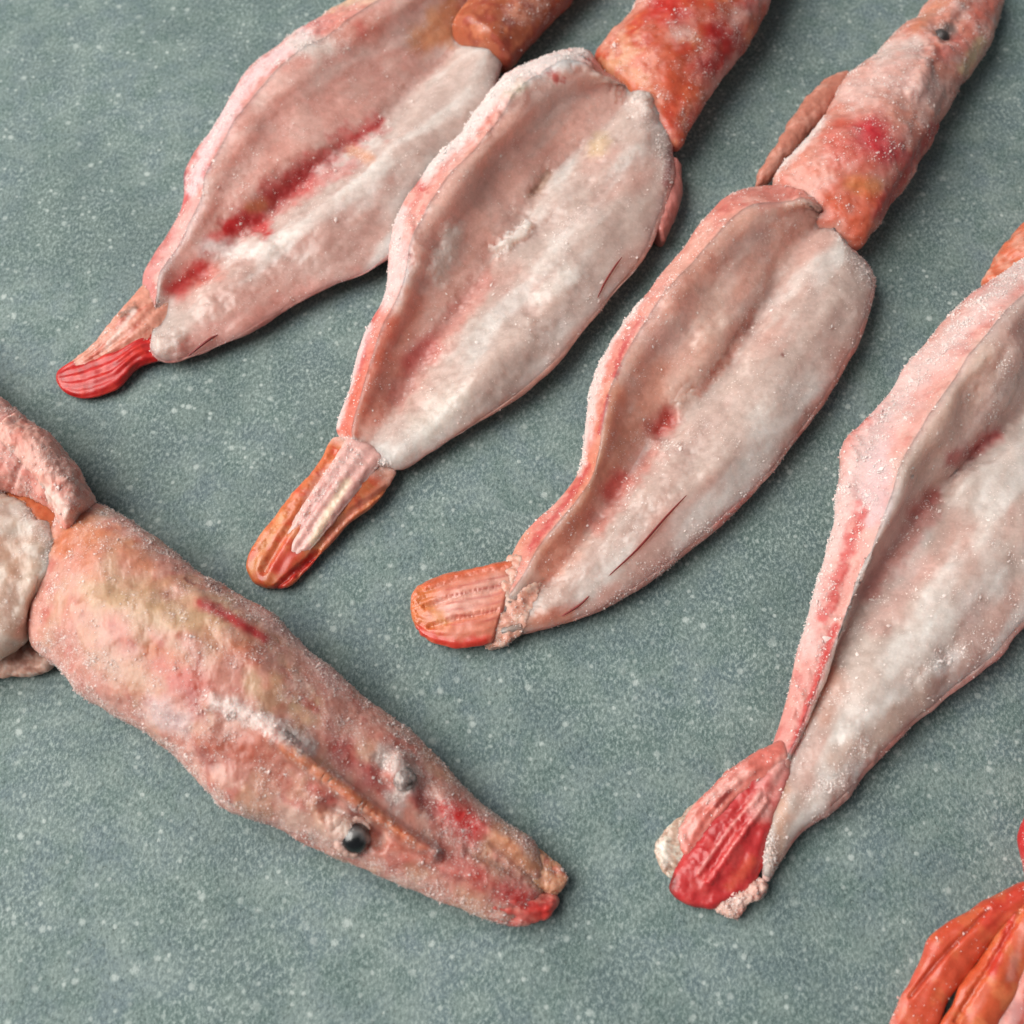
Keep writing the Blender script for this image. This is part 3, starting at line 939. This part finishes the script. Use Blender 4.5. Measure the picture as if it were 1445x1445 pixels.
    h.P((210, 134, 98), [(1290, 40), (1340, -10)], 14, 0.6); h.P((206, 160, 148), [(1310, 160), (1340, 120)], 20, 0.5, f=0.4)
    h.dust(0.3, 40); h.rime(); h.build('head', MAT_HEAD, t)
    g = sleeve([(1058, 268), (1092, 208), (1124, 158), (1162, 116), (1196, 102)], [(1084, 262), (1118, 216), (1150, 180), (1180, 146), (1206, 110)], [22, 30, 34, 34, 34], [14, 18, 18, 14], [14, 18, 18, 14], (186, 122, 104), n=110, m=60, e0=0.1, e1=0.08)
    g.rough(26, 3, 3); g.rough(8, 0.8, 2); g.upd(); g.mottle((204, 150, 134), 26, 0.7, 0, 0.5); g.build('leg', MAT_SHELL, t)
    e = h.at((1337, 45)); th = sphere(e - np.array([0, 0, 6 * K]), 13 * K, (70, 66, 66)); th.rough(12, 1.5, 2); th.build('eye', MAT_HEAD, t)
    a = sleeve([(738, 786), (690, 797), (625, 811), (590, 827), (577, 850)], [(700, 905), (664, 914), (622, 911), (596, 899), (582, 878)], [22, 20, 16, 11], [15, 14, 11, 7], [20, 18, 15, 10], (212, 128, 104), n=160, m=110, e1=0.1)
    ribs(a, 9, 1.0); a.rough(30, 2.0, 2); a.rough(12, 1.6, 3, mask=smooth((a.s - 0.7) / 0.2))
    a.H([(715, 826), (650, 840), (600, 856)], 6, -4, n=0.2); a.H([(700, 862), (650, 872), (606, 884)], 6, -4, n=0.2); a.H([(722, 796), (660, 808), (600, 828)], 7, 3, n=0.2); a.upd()
    a.P((224, 172, 158), [(700, 830), (650, 850), (620, 865)], 34, 0.7, 0.6); a.P((206, 112, 52), [(600, 840), (590, 870), (610, 890)], 24, 0.85)
    a.P((204, 96, 58), [(720, 795), (650, 808), (600, 826)], 11, 0.8); a.P((206, 54, 42), [(590, 890), (640, 910), (685, 905)], 14, 0.9); a.P((214, 140, 70), [(610, 860), (630, 880)], 12, 0.6)
    for k in range(6):
        a.P((188, 84, 76), [(715, 812 + 12 * k), (630, 832 + 10 * k)], 2.4, 0.6, 0.2)
    a.F([(690, 830), (640, 850)], 30, 0.25); a.build('uropod', MAT_TAIL, t)
    k = sleeve([(718, 778), (706, 830), (690, 880), (680, 912)], [(774, 796), (758, 846), (738, 890), (706, 914)], [28, 29, 25, 15], [6, 7, 6, 5], [24, 22, 18, 14], (216, 150, 128), n=90, m=50)
    k.rough(18, 3, 3); k.rough(7, 1.2, 3); k.upd(); k.mottle((226, 190, 172), 14, 0.7, 0, 0.5); k.Fr += 0.35; k.rime(); k.build('telson', MAT_TAIL, t)
    for path in (((864, 808), (905, 768), (945, 724), (975, 694)), ((800, 875), (822, 858), (838, 838))):
        f = cord([s.at(p) + [0, 0, 2.5e-4] for p in path], 1.9, RED, n=40)
        f.build('feeler', MAT_FEELER, t)
    crystals([s, h, k], 14000, t, 1.35, 0.07)

def sphere(c, r, col, n=40, m=48):
    ph = np.linspace(-np.pi / 2, np.pi / 2, n)[:, None]
    th = np.linspace(0, 2 * np.pi, m, endpoint=False)[None]
    V = np.stack([np.cos(ph) * np.cos(th), np.cos(ph) * np.sin(th), np.sin(ph) * np.ones_like(th)], -1) * r + c
    return Surf(V, col)
prawn_bent_tail()

# ================================================================== big prawn cut off by the picture's edge
def prawn_big():
    t = thing('split_prawn', 'largest slit prawn, frosted pink side turned up, with a wet crimson tail fan', 'prawn', (1320, 760), GROUP)
    d = (0.55, -0.83)
    s = opened_body(
        O=[(1078, 1082), (1089, 1042), (1106, 986), (1127, 896), (1149, 798), (1170, 716), (1185, 655), (1183, 636), (1188, 610), (1228, 560), (1265, 506), (1296, 468), (1362, 402), (1420, 362), (1480, 320), (1560, 270)],
        L=[(1094, 1088), (1122, 1050), (1150, 985), (1184, 900), (1214, 820), (1242, 750), (1262, 700), (1270, 670), (1282, 640), (1312, 590), (1345, 535), (1372, 495), (1430, 425), (1480, 385), (1540, 345), (1610, 300)],
        G=[(1090, 1130), (1152, 975), (1212, 852), (1262, 772), (1308, 706), (1370, 640), (1445, 570), (1545, 470), (1650, 380)],
        R=[(1072, 1262), (1098, 1222), (1136, 1176), (1188, 1138), (1230, 1093), (1303, 1024), (1322, 1012), (1412, 942), (1446, 902), (1530, 830), (1610, 740), (1680, 620), (1720, 520)],
        hO=[22, 40, 56, 62, 60], hL=[36, 74, 118, 138, 134], hG=[32, 40, 46, 52, 60], hR=[16, 26, 34, 40, 44],
        hM1=[36, 60, 92, 120, 116], hM2=[40, 62, 84, 98, 104], col=WHITE, n=480, e0=0.02)
    finish_body(s, d)
    s.ledge([(1318, 702), (1360, 645), (1405, 585), (1432, 520), (1460, 470)], 60, 16, 4)
    s.H([(1320, 700), (1370, 640)], 24, -6, up=1.0)
    s.ledge([(1460, 606), (1400, 650), (1358, 674), (1322, 706)], 60, 11, 4)
    s.ledge([(1318, 690), (1338, 640), (1348, 590), (1352, 530)], 40, 8, 4)
    s.ledge([(1380, 605), (1425, 560), (1440, 500), (1446, 450)], 40, 9, 4)
    s.ledge([(1420, 700), (1350, 760), (1290, 850)], 60, 6, 6)
    s.ledge([(1330, 930), (1260, 985), (1200, 1020)], 50, 6, 5)
    s.H([(1180, 700), (1210, 600), (1280, 520)], 40, 8)
    s.H([(1190, 615), (1200, 640)], 22, 8)
    s.H([(1240, 960), (1320, 860), (1420, 740)], 70, 9)
    s.H([(1300, 960), (1360, 930)], 30, 7)
    s.H([(1200, 1040), (1220, 1060)], 26, 6); s.H([(1160, 1130), (1190, 1110)], 30, 6)
    s.H([(1380, 560), (1420, 500)], 30, 6)
    s.H([(1205, 790), (1175, 880), (1130, 1010)], 12, -4)
    s.upd()
    base_colour(s, d, shell=(214, 146, 138), wall=(228, 188, 177), lobe=(202, 184, 175))
    s.P((232, 206, 202), [(1130, 900), (1160, 790), (1200, 680), (1270, 560), (1380, 430), (1480, 350)], 40, 0.75, 0.4, f=0.7)
    s.P((222, 206, 212), [(1240, 640), (1230, 720)], 34, 0.6, f=0.6)
    s.P((206, 168, 168), [(1250, 560), (1240, 640), (1220, 700)], 36, 0.5, 0.9)
    s.P((196, 60, 56), [(1218, 720), (1195, 780), (1175, 840), (1160, 870)], 15, 0.85, 0.7)
    s.P((192, 36, 36), [(1178, 885), (1150, 970), (1118, 1058)], 11, 0.92, 0.3)
    s.P((198, 66, 52), [(1190, 612), (1205, 600), (1222, 588)], 13, 0.85, 0.5)
    s.P((206, 110, 100), [(1340, 440), (1400, 395)], 14, 0.6); s.P((212, 140, 124), [(1300, 480), (1350, 430)], 26, 0.5)
    s.P((226, 190, 172), [(1290, 660), (1340, 590), (1390, 510)], 44, 0.5)
    s.P((184, 68, 68), [(1345, 650), (1375, 632), (1405, 612)], 20, 0.8, 0.35); s.P((192, 80, 70), [(1290, 722), (1315, 700)], 21, 0.75, 0.35)
    s.P((206, 126, 118), [(1230, 830), (1270, 780), (1310, 720)], 28, 0.6); s.P((208, 144, 134), [(1240, 880), (1300, 800)], 34, 0.4)
    s.P((208, 146, 124), [(1160, 1010), (1180, 960)], 24, 0.5)
    s.P((206, 168, 150), [(1180, 1070), (1240, 1040), (1300, 990)], 30, 0.5); s.P((206, 130, 118), [(1220, 1085), (1290, 1020)], 12, 0.6)
    s.P((214, 160, 136), [(1090, 1220), (1100, 1160), (1100, 1100)], 22, 0.7); s.P((206, 134, 92), [(1095, 1140), (1105, 1110)], 15, 0.6)
    s.P((230, 226, 222), [(1260, 930), (1330, 880), (1400, 820)], 36, 0.5); s.P((234, 230, 228), [(1325, 940), (1345, 930)], 22, 0.6, f=0.4)
    s.F([(1150, 1120), (1190, 1100), (1215, 1050)], 24, 0.55); s.F([(1290, 960), (1330, 930), (1400, 900)], 24, 0.4)
    s.F([(1080, 1250), (1090, 1190)], 24, 0.6); s.F([(1400, 590), (1420, 510)], 18, 0.4)
    s.rime(2.4)
    s.build('flesh', MAT_FLESH, t, s.c0, s.c1)
    s.build('shell', MAT_SHELL, t, s.c1, s.m + s.c0)
    h = sleeve([(1380, 410), (1402, 366), (1448, 314), (1500, 250), (1560, 170)], [(1500, 430), (1540, 400), (1610, 330), (1680, 240)], [36, 46, 54], [24, 40, 58], [34, 44, 52], (204, 112, 82), n=160, m=110)
    h.rough(50, 5, 3); h.rough(12, 1.5, 3); h.upd(); h.mottle((220, 166, 146), 30, 0.7, 0, 0.5); h.rime(); h.build('head', MAT_HEAD, t)
    # tail fan
    a = sleeve([(1110, 1040), (1046, 1072), (996, 1118), (964, 1156), (952, 1190)], [(1120, 1090), (1052, 1124), (1014, 1160), (990, 1200), (975, 1222)], [28, 26, 20, 14], [16, 14, 10, 6], [22, 20, 14, 10], (212, 118, 106), n=120, m=70)
    ribs(a, 3, 1.4); a.rough(20, 2, 3); a.upd(); a.mottle((226, 168, 158), 18, 0.7, 0, 0.5, stretch=(-0.7, 0.7, 4)); a.P((130, 30, 32), [(1028, 1118), (1012, 1136)], 8, 0.8); a.F([(1050, 1078), (1000, 1125)], 12, 0.4)
    a.rime(1.4); a.build('uropod', MAT_TAIL, t)
    b = sleeve([(1096, 1040), (1040, 1104), (1000, 1156), (964, 1206), (938, 1262)], [(1120, 1090), (1092, 1166), (1078, 1220), (1052, 1262), (996, 1288)], [24, 22, 17, 12], [18, 17, 13, 8], [20, 18, 14, 10], (194, 52, 54), n=160, m=120, e1=0.06)
    ribs(b, 3, 2.0); b.rough(24, 2, 3); b.H([(1072, 1120), (1030, 1170), (985, 1232)], 9, 4); b.H([(1082, 1130), (1045, 1180), (1000, 1245)], 7, 4); b.upd()
    b.mottle((206, 80, 76), 24, 0.6, 0, 0.5); b.P((226, 156, 150), [(1072, 1120), (1030, 1168), (985, 1232)], 4, 0.7, 0.2); b.P((222, 140, 136), [(1080, 1130), (1042, 1182), (1000, 1240)], 3, 0.6, 0.2)
    b.P((204, 90, 60), [(1060, 1215), (1030, 1250)], 14, 0.6); b.P((170, 30, 36), [(1030, 1140), (1010, 1170)], 20, 0.6); b.P((222, 160, 158), [(1075, 1100), (1062, 1150)], 12, 0.5)
    b.P((124, 42, 40), [(946, 1240), (946, 1268), (962, 1284), (990, 1288)], 15, 0.9, 0.3); b.P((222, 160, 150), [(1096, 1040), (1094, 1100), (1076, 1140)], 30, 0.75, f=0.5); b.rime(1.4)
    b.build('telson', MAT_TAIL, t)
    c = sleeve([(985, 1128), (952, 1158), (931, 1180), (924, 1202), (936, 1230)], [(1000, 1152), (980, 1184), (972, 1210), (958, 1236), (946, 1244)], [12, 12, 11, 10], [6, 6, 6, 5], [10, 10, 9, 8], (196, 166, 148), n=90, m=60)
    c.rough(12, 2.2, 3); c.upd(); c.mottle((222, 214, 200), 12, 0.8, 0, 0.4); c.mottle((120, 90, 76), 16, 0.6, 0.2, 0.6, 8); c.P((232, 226, 216), [(932, 1195), (940, 1215)], 12, 0.8); c.build('uropod', MAT_TAIL, t)
    q = sleeve([(1076, 1238), (1050, 1252), (1022, 1264), (1000, 1268)], [(1080, 1262), (1052, 1282), (1036, 1294), (1004, 1284)], [14, 14, 12, 10], [10, 10, 9, 6], [12, 12, 11, 9], (222, 178, 164), n=90, m=50)
    q.rough(18, 5, 3); q.rough(6, 1.5, 3); q.upd(); q.mottle((206, 120, 104), 14, 0.7, 0, 0.5); q.Fr += 0.45; q.rime(1.6); q.build('ice_crust', MAT_SHELL, t)
    crystals([s, a, q], 18000, t, 1.5, 0.05)
prawn_big()

# ================================================================== prawn lying head first, eye towards us
def prawn_head_first():
    t = thing('whole_prawn', 'frosted prawn with a shiny black eye, its pointed head aimed away from the others', 'prawn', (400, 1000), GROUP)
    h = sleeve(
        [(66, 706), (100, 712), (150, 718), (215, 758), (290, 812), (345, 848), (405, 890), (455, 932), (495, 972), (545, 1010), (595, 1048), (628, 1082), (664, 1120), (704, 1158), (745, 1190), (782, 1216)],
        [(20, 880), (46, 908), (76, 940), (110, 976), (152, 1000), (206, 1032), (256, 1072), (297, 1112), (322, 1140), (384, 1162), (430, 1192), (489, 1220), (550, 1243), (592, 1260), (642, 1282), (700, 1303), (748, 1300)],
        [44, 60, 64, 62, 54, 42, 32, 24], [22, 64, 72, 72, 60, 46, 30, 16], [48, 58, 62, 60, 52, 40, 31, 23], (212, 150, 136), n=520, m=240, e0=0.05, e1=0.05)
    h.rough(90, 6, 2, seed=1.0); h.rough(34, 1.2, 2, seed=2.0)
    h.ledge([(560, 1092), (620, 1136), (700, 1186), (775, 1228)], 44, 9, 3); h.ledge([(560, 1206), (640, 1236), (740, 1266)], 36, 8, 3); h.ledge([(180, 780), (270, 850), (340, 930), (400, 990)], 60, 6, 5)
    h.H([(560, 1080), (578, 1104)], 26, 8, n=0.2); h.rough(11, 0.7, 3, seed=4.0)
    h.H([(388, 1042), (440, 1083), (500, 1129), (560, 1172), (612, 1206)], 15, 20, n=0.03); h.ledge([(320, 1010), (400, 1062), (470, 1118), (560, 1182)], 46, 10, 4)
    h.H([(470, 1145), (530, 1180)], 30, -12); h.H([(330, 1060), (400, 1110)], 50, -6)
    h.H([(482, 1160), (496, 1176)], 42, 13, n=0.05); h.H([(472, 1142), (500, 1150), (528, 1172), (536, 1196)], 11, -5, n=0.1)
    h.H([(150, 860), (230, 880), (300, 900)], 60, 7)
    h.H([(560, 1080), (580, 1120)], 26, 5); h.H([(535, 1080), (545, 1110)], 18, -5); h.H([(600, 1120), (615, 1150)], 22, -5)
    h.H([(300, 990), (360, 1010), (430, 1050)], 20, 5)
    h.H([(660, 1200), (770, 1250)], 12, -5); h.upd()
    h.mottle((226, 186, 172), 40, 0.6, 0, 0.5); h.mottle((196, 96, 84), 34, 0.55, 0.1, 0.55, 9); h.mottle((206, 164, 130), 60, 0.5, 0.1, 0.6, 2)
    h.P((212, 182, 146), [(130, 830), (220, 860), (300, 880)], 62, 0.85, 0.5); h.P((204, 170, 134), [(200, 850), (240, 870)], 30, 0.5)
    h.P((206, 116, 66), [(90, 770), (110, 740), (130, 800)], 34, 0.8); h.P((220, 150, 110), [(120, 740), (200, 790)], 30, 0.6)
    h.P((206, 116, 56), [(215, 920), (250, 935)], 22, 0.75); h.P((200, 84, 66), [(230, 940), (280, 970)], 32, 0.75); h.P((206, 128, 90), [(300, 900), (350, 920)], 30, 0.5)
    h.P((196, 40, 52), [(282, 850), (320, 868), (372, 900)], 14, 0.92, 0.35); h.P((120, 44, 38), [(262, 818), (272, 824)], 6, 0.8, 0.7); h.P((116, 40, 36), [(290, 818), (310, 834)], 6, 0.85, 0.7)
    h.P((206, 150, 140), [(100, 960), (180, 1010), (260, 1065)], 30, 0.5); h.P((206, 168, 138), [(140, 930), (190, 960)], 36, 0.6)
    h.P((184, 80, 78), [(270, 980), (280, 1010)], 22, 0.7); h.P((186, 96, 70), [(310, 1050), (360, 1060), (390, 1090)], 44, 0.8); h.P((150, 76, 70), [(280, 1060), (300, 1080)], 16, 0.6)
    h.P((204, 180, 140), [(360, 970), (420, 1000)], 40, 0.6, 0.8); h.P((150, 104, 78), [(380, 985), (400, 1000)], 16, 0.5)
    h.P((190, 78, 74), [(430, 985), (445, 1000)], 11, 0.7, 0.8); h.P((196, 74, 70), [(455, 945), (475, 965)], 14, 0.7, 0.8)
    h.P((180, 62, 62), [(480, 1060), (520, 1090)], 30, 0.75, 0.7); h.P((180, 56, 52), [(590, 1125), (615, 1140)], 24, 0.85, 0.6); h.P((190, 70, 66), [(530, 1100), (560, 1130)], 22, 0.6)
    h.F([(310, 995), (360, 1015), (430, 1052)], 22, 1.0); h.P((212, 122, 78), [(400, 1055), (440, 1085), (500, 1128), (560, 1172), (595, 1196)], 14, 0.95, 0.2)
    h.P((220, 140, 90), [(420, 1062), (500, 1120), (560, 1166)], 6, 0.7, 0.2)
    h.P((178, 72, 64), [(440, 1110), (500, 1150)], 18, 0.8); h.P((176, 96, 80), [(530, 1200), (560, 1195)], 18, 0.6)
    h.P((200, 184, 172), [(478, 1158), (500, 1180)], 36, 0.9, 0.15); h.P((204, 188, 176), [(400, 1150), (460, 1180)], 26, 0.5)
    h.P((196, 190, 186), [(548, 1070), (575, 1095), (560, 1130)], 26, 0.85, 0.6, f=0.6); h.P((58, 54, 52), [(566, 1112), (575, 1108)], 5, 0.85, 0.5)
    h.P((212, 40, 38), [(640, 1150), (668, 1170)], 34, 1.0, 0.3); h.P((208, 60, 56), [(680, 1240), (760, 1280)], 30, 0.8); h.P((210, 36, 32), [(715, 1262), (765, 1282)], 22, 0.9, 0.4)
    h.P((206, 86, 78), [(600, 1210), (660, 1230)], 36, 0.7); h.P((212, 152, 112), [(700, 1190), (775, 1230)], 26, 0.75); h.P((150, 90, 70), [(690, 1190), (750, 1240)], 6, 0.6)
    h.P((206, 110, 84), [(560, 1190), (600, 1210)], 22, 0.5)
    h.P((234, 222, 218), [(300, 990), (350, 1005), (400, 1030), (435, 1055)], 19, 0.85, 0.6, f=0.9)
    h.P((220, 208, 212), [(220, 1000), (250, 1020)], 32, 0.7, f=0.7)
    h.P((226, 178, 172), [(340, 850), (420, 905), (480, 965)], 22, 0.7, f=0.7)
    h.F([(150, 720), (300, 815), (400, 890), (500, 975), (600, 1050), (700, 1150), (780, 1215)], 28, 0.6)
    h.F([(60, 920), (150, 1000), (260, 1075), (320, 1135), (440, 1182), (560, 1235), (700, 1300)], 24, 0.6)
    h.F([(560, 1070), (620, 1120), (640, 1190)], 36, 0.6, 0.9); h.F([(430, 960), (480, 1040)], 50, 0.5, 0.9)
    h.F([(620, 1220), (700, 1240)], 40, 0.4, 0.9); h.F([(80, 900), (150, 950)], 40, 0.5)
    h.C *= np.array([0.88, 0.82, 0.80])
    h.dust(0.42, 34)
    h.rime(2.6); h.build('head', MAT_HEAD, t)
    e = h.at((502, 1186), 4)
    dv = (CAM - e); dv /= np.linalg.norm(dv)
    ec = e - dv * 15 * K
    ey = sphere(ec, 19 * K, (20, 21, 24)); ey.P((126, 126, 126), [(494, 1178), (508, 1174), (518, 1184)], 10, 0.8, 0.3); ey.build('eye', MAT_EYE, t)  # grey stroke paints a cloudy highlight on the eye's upper half
    e2 = h.at((573, 1102), 4)
    ey = sphere(e2 - dv * 8 * K, 14 * K, (92, 88, 86)); ey.rough(10, 2, 3); ey.upd(); ey.mottle((186, 178, 174), 12, 0.9, -0.1, 0.3); ey.P((40, 38, 38), [(574, 1108), (580, 1106)], 5, 0.9); ey.Fr += 0.4; ey.build('eye', MAT_HEAD, t)
    u = np.cross(dv, [0, 0, 1.0]); u /= np.linalg.norm(u); w = np.cross(u, dv)
    ring = [e - dv * 11 * K + 20 * K * (np.cos(a) * u + np.sin(a) * w) for a in np.linspace(-1.2, 3.3, 11)]
    so = cord(ring, 7, (196, 158, 146), n=80, m=18, taper=(0.3, 0.3)); so.rough(14, 2.0, 2); so.rough(5, 0.8, 2); so.Fr += 0.3; so.build('eye_socket', MAT_SHELL, t)
    # scales at the point of the head
    a = sleeve([(700, 1160), (745, 1188), (780, 1212), (804, 1236)], [(684, 1218), (738, 1248), (777, 1262), (799, 1250)], [32, 28, 24, 21], [12, 10, 8, 5], [24, 20, 15, 12], (214, 148, 112), n=90, m=60)
    ribs(a, 3, 1.6); a.rough(16, 3, 4); a.upd(); a.mottle((206, 104, 84), 16, 0.7, 0, 0.5); a.Fr += 0.3; a.rime(); a.build('antennal_scale', MAT_HEAD, t)
    b = sleeve([(650, 1224), (720, 1242), (789, 1263)], [(662, 1288), (722, 1306), (766, 1298), (790, 1277)], [24, 21, 15], [20, 17, 8], [18, 16, 13], (204, 88, 78), n=90, m=60, e1=0.1)
    ribs(b, 4, 1.8); b.rough(16, 2, 3); b.upd(); b.P((206, 42, 36), [(712, 1262), (768, 1282)], 20, 0.9); b.mottle((222, 140, 124), 14, 0.6, 0.05, 0.5, stretch=(0.9, 0.4, 5)); b.dust(0.25, 30); b.F([(690, 1300), (740, 1308)], 14, 0.6); b.rime(); b.build('antennal_scale', MAT_TAIL, t)
    # tail end going out of the picture
    s1 = sleeve([(-130, 440), (-60, 512), (0, 563), (32, 588), (82, 630), (108, 668)], [(-230, 640), (-120, 700), (-40, 712), (10, 700), (50, 708), (84, 735)], [56], [60, 62, 62, 58], [54], (222, 158, 146), n=200, m=130)
    s1.rough(60, 5, 3); s1.rough(14, 1.8, 3); s1.H([(-5, 605), (30, 640), (15, 690)], 7, -5); s1.upd(); s1.mottle((204, 112, 100), 30, 0.6, 0.05, 0.5); s1.F([(-20, 570), (60, 640)], 60, 0.4); s1.P((180, 90, 84), [(-8, 612), (18, 592)], 4, 0.5)
    s1.dust(0.5, 34); s1.rime(); s1.build('shell', MAT_SHELL, t)
    s2 = sleeve([(30, 590), (82, 628), (116, 670), (134, 714), (128, 735)], [(0, 668), (36, 682), (70, 712), (90, 744), (104, 766)], [62, 62, 60, 56], [60, 62, 60, 52], [50, 50, 48, 46], (222, 164, 150), n=140, m=110)
    s2.rough(40, 4, 3); s2.rough(12, 1.8, 3); s2.upd(); s2.mottle((206, 112, 96), 26, 0.6, 0.05, 0.5); s2.P((232, 214, 204), [(30, 690), (60, 690), (100, 730)], 16, 0.7, f=0.5); s2.F([(60, 640), (120, 700)], 40, 0.5)
    s2.dust(0.5, 34); s2.rime(); s2.build('shell', MAT_SHELL, t)
    m_ = sleeve([(-130, 640), (-40, 680), (20, 700), (60, 730), (86, 768), (84, 812)], [(-170, 1000), (-60, 946), (0, 925), (36, 890), (48, 850), (76, 834)], [56, 58, 60, 62, 62], [30, 32, 34, 32, 22], [54, 54, 50, 40, 24], (204, 188, 176), n=200, m=150, e1=0.07)
    m_.rough(60, 8, 2); m_.rough(24, 3, 2); m_.rough(8, 0.6, 3); m_.upd(); m_.mottle((204, 170, 150), 60, 0.7, 0.0, 0.5); m_.P((206, 164, 140), [(10, 790), (30, 800)], 34, 0.6); m_.F([(40, 720), (75, 770), (80, 820)], 28, 0.7)
    m_.dust(0.35, 34); m_.rime(); m_.build('flesh', MAT_FLESH, t)
    mb = sleeve([(10, 690), (60, 705), (110, 735)], [(20, 800), (70, 810), (112, 800)], [46, 46, 46], [26, 30, 26], [40, 40, 40], (186, 98, 60), n=60, m=50)  # added filler; its orange stands in for the shade in the gap
    mb.rough(20, 3, 2); mb.upd(); mb.mottle((206, 140, 96), 20, 0.6, 0, 0.5); mb.build('gap_filler', MAT_HEAD, t)
    w = sleeve([(-90, 930), (-20, 914), (40, 905), (74, 926)], [(-90, 972), (-10, 958), (46, 954), (74, 942)], [16, 16, 16, 16], [12, 12, 11, 9], [14, 14, 14, 12], (210, 166, 148), n=90, m=60)
    w.rough(20, 3, 3); w.upd(); w.mottle((150, 90, 76), 20, 0.6, 0.1, 0.5); w.mottle((228, 210, 200), 16, 0.5, 0.1, 0.5, 8); w.build('shell_flap', MAT_SHELL, t)
    crystals([h, s1, s2, m_, a], 30000, t, 1.15, 0.10)
prawn_head_first()

# ================================================================== tail poking in at the lower right corner
def prawn_corner():
    t = thing('split_prawn', 'prawn of which only a glossy orange tail fan pokes into the picture corner', 'prawn', (1420, 1400), GROUP)
    d = (0.6, -0.8)
    s = opened_body(
        O=[(1448, 1250), (1444, 1208), (1438, 1182), (1444, 1152), (1480, 1090), (1540, 1000), (1620, 900)],
        L=[(1476, 1260), (1475, 1215), (1476, 1185), (1490, 1150), (1525, 1090), (1585, 1010), (1660, 920)],
        G=[(1500, 1290), (1520, 1220), (1560, 1150), (1620, 1060), (1700, 960)],
        R=[(1520, 1400), (1570, 1340), (1640, 1270), (1720, 1160), (1780, 1040)],
        hO=[24, 36, 44, 44], hL=[40, 70, 90, 90], hG=[32, 38, 44, 46], hR=[20, 28, 32, 34], hM1=[36, 56, 74, 74], hM2=[42, 60, 72, 72], col=WHITE, n=200)
    finish_body(s, d); base_colour(s, d, shell=(196, 60, 56)); s.P((190, 36, 38), [(1442, 1150), (1440, 1210)], 14, 0.8)
    s.rime(); s.build('flesh', MAT_FLESH, t, s.c0, s.c1); s.build('shell', MAT_SHELL, t, s.c1, s.m + s.c0)
    a = sleeve([(1452, 1236), (1394, 1269), (1344, 1300), (1312, 1323), (1302, 1346), (1274, 1404), (1254, 1450), (1250, 1500)], [(1468, 1272), (1415, 1310), (1376, 1360), (1346, 1400), (1322, 1450), (1300, 1500), (1280, 1530)],
               [34, 30, 24, 18, 14], [18, 17, 14, 10, 8], [24, 22, 20, 16, 12], (204, 82, 54), n=170, m=100)
    ribs(a, 3, 0.8); a.rough(44, 3.5, 2); a.H([(1394, 1284), (1330, 1350), (1285, 1405)], 6, -4, n=0.1); a.upd(); a.mottle((214, 112, 72), 26, 0.6, 0, 0.5)
    a.P((150, 44, 32), [(1396, 1282), (1334, 1348), (1284, 1408)], 3.5, 0.7, 0.2); a.P((206, 100, 84), [(1310, 1330), (1270, 1420)], 10, 0.6); a.F([(1270, 1410), (1255, 1450)], 10, 0.5); a.P((200, 60, 46), [(1440, 1260), (1390, 1300)], 22, 0.7)
    a.build('uropod', MAT_TAIL, t)
    b = sleeve([(1462, 1252), (1420, 1300), (1386, 1350), (1352, 1400), (1322, 1460), (1300, 1520)], [(1490, 1290), (1462, 1340), (1440, 1390), (1410, 1440), (1380, 1500), (1350, 1540)], [42, 38, 32, 24, 18], [16, 16, 13, 10, 8], [26, 26, 24, 20, 16], (206, 92, 56), n=170, m=100)
    ribs(b, 2, 0.8); b.rough(44, 4.0, 2); b.H([(1440, 1290), (1395, 1365), (1350, 1440)], 7, -4); b.upd(); b.mottle((218, 130, 84), 26, 0.6, 0, 0.5); b.P((196, 50, 42), [(1430, 1290), (1400, 1370)], 13, 0.8); b.P((222, 150, 136), [(1450, 1300), (1425, 1380)], 12, 0.6); b.build('telson', MAT_TAIL, t)
    c = sleeve([(1476, 1270), (1450, 1330), (1425, 1390), (1400, 1450), (1380, 1510)], [(1540, 1320), (1520, 1390), (1500, 1450), (1460, 1520), (1420, 1550)], [40, 36, 30, 24, 18], [20, 20, 16, 12, 8], [28, 28, 26, 22, 16], (210, 120, 106), n=150, m=90)
    ribs(c, 2, 0.9); c.rough(36, 3.5, 2); c.upd(); c.mottle((224, 160, 150), 22, 0.6, 0, 0.5); c.P((140, 36, 34), [(1440, 1420), (1430, 1445)], 20, 0.7); c.F([(1430, 1380), (1450, 1330)], 30, 0.35); c.rime(1.2); c.build('uropod', MAT_TAIL, t)
    crystals([s, a, c], 3500, t, 1.3, 0.05)
prawn_corner()
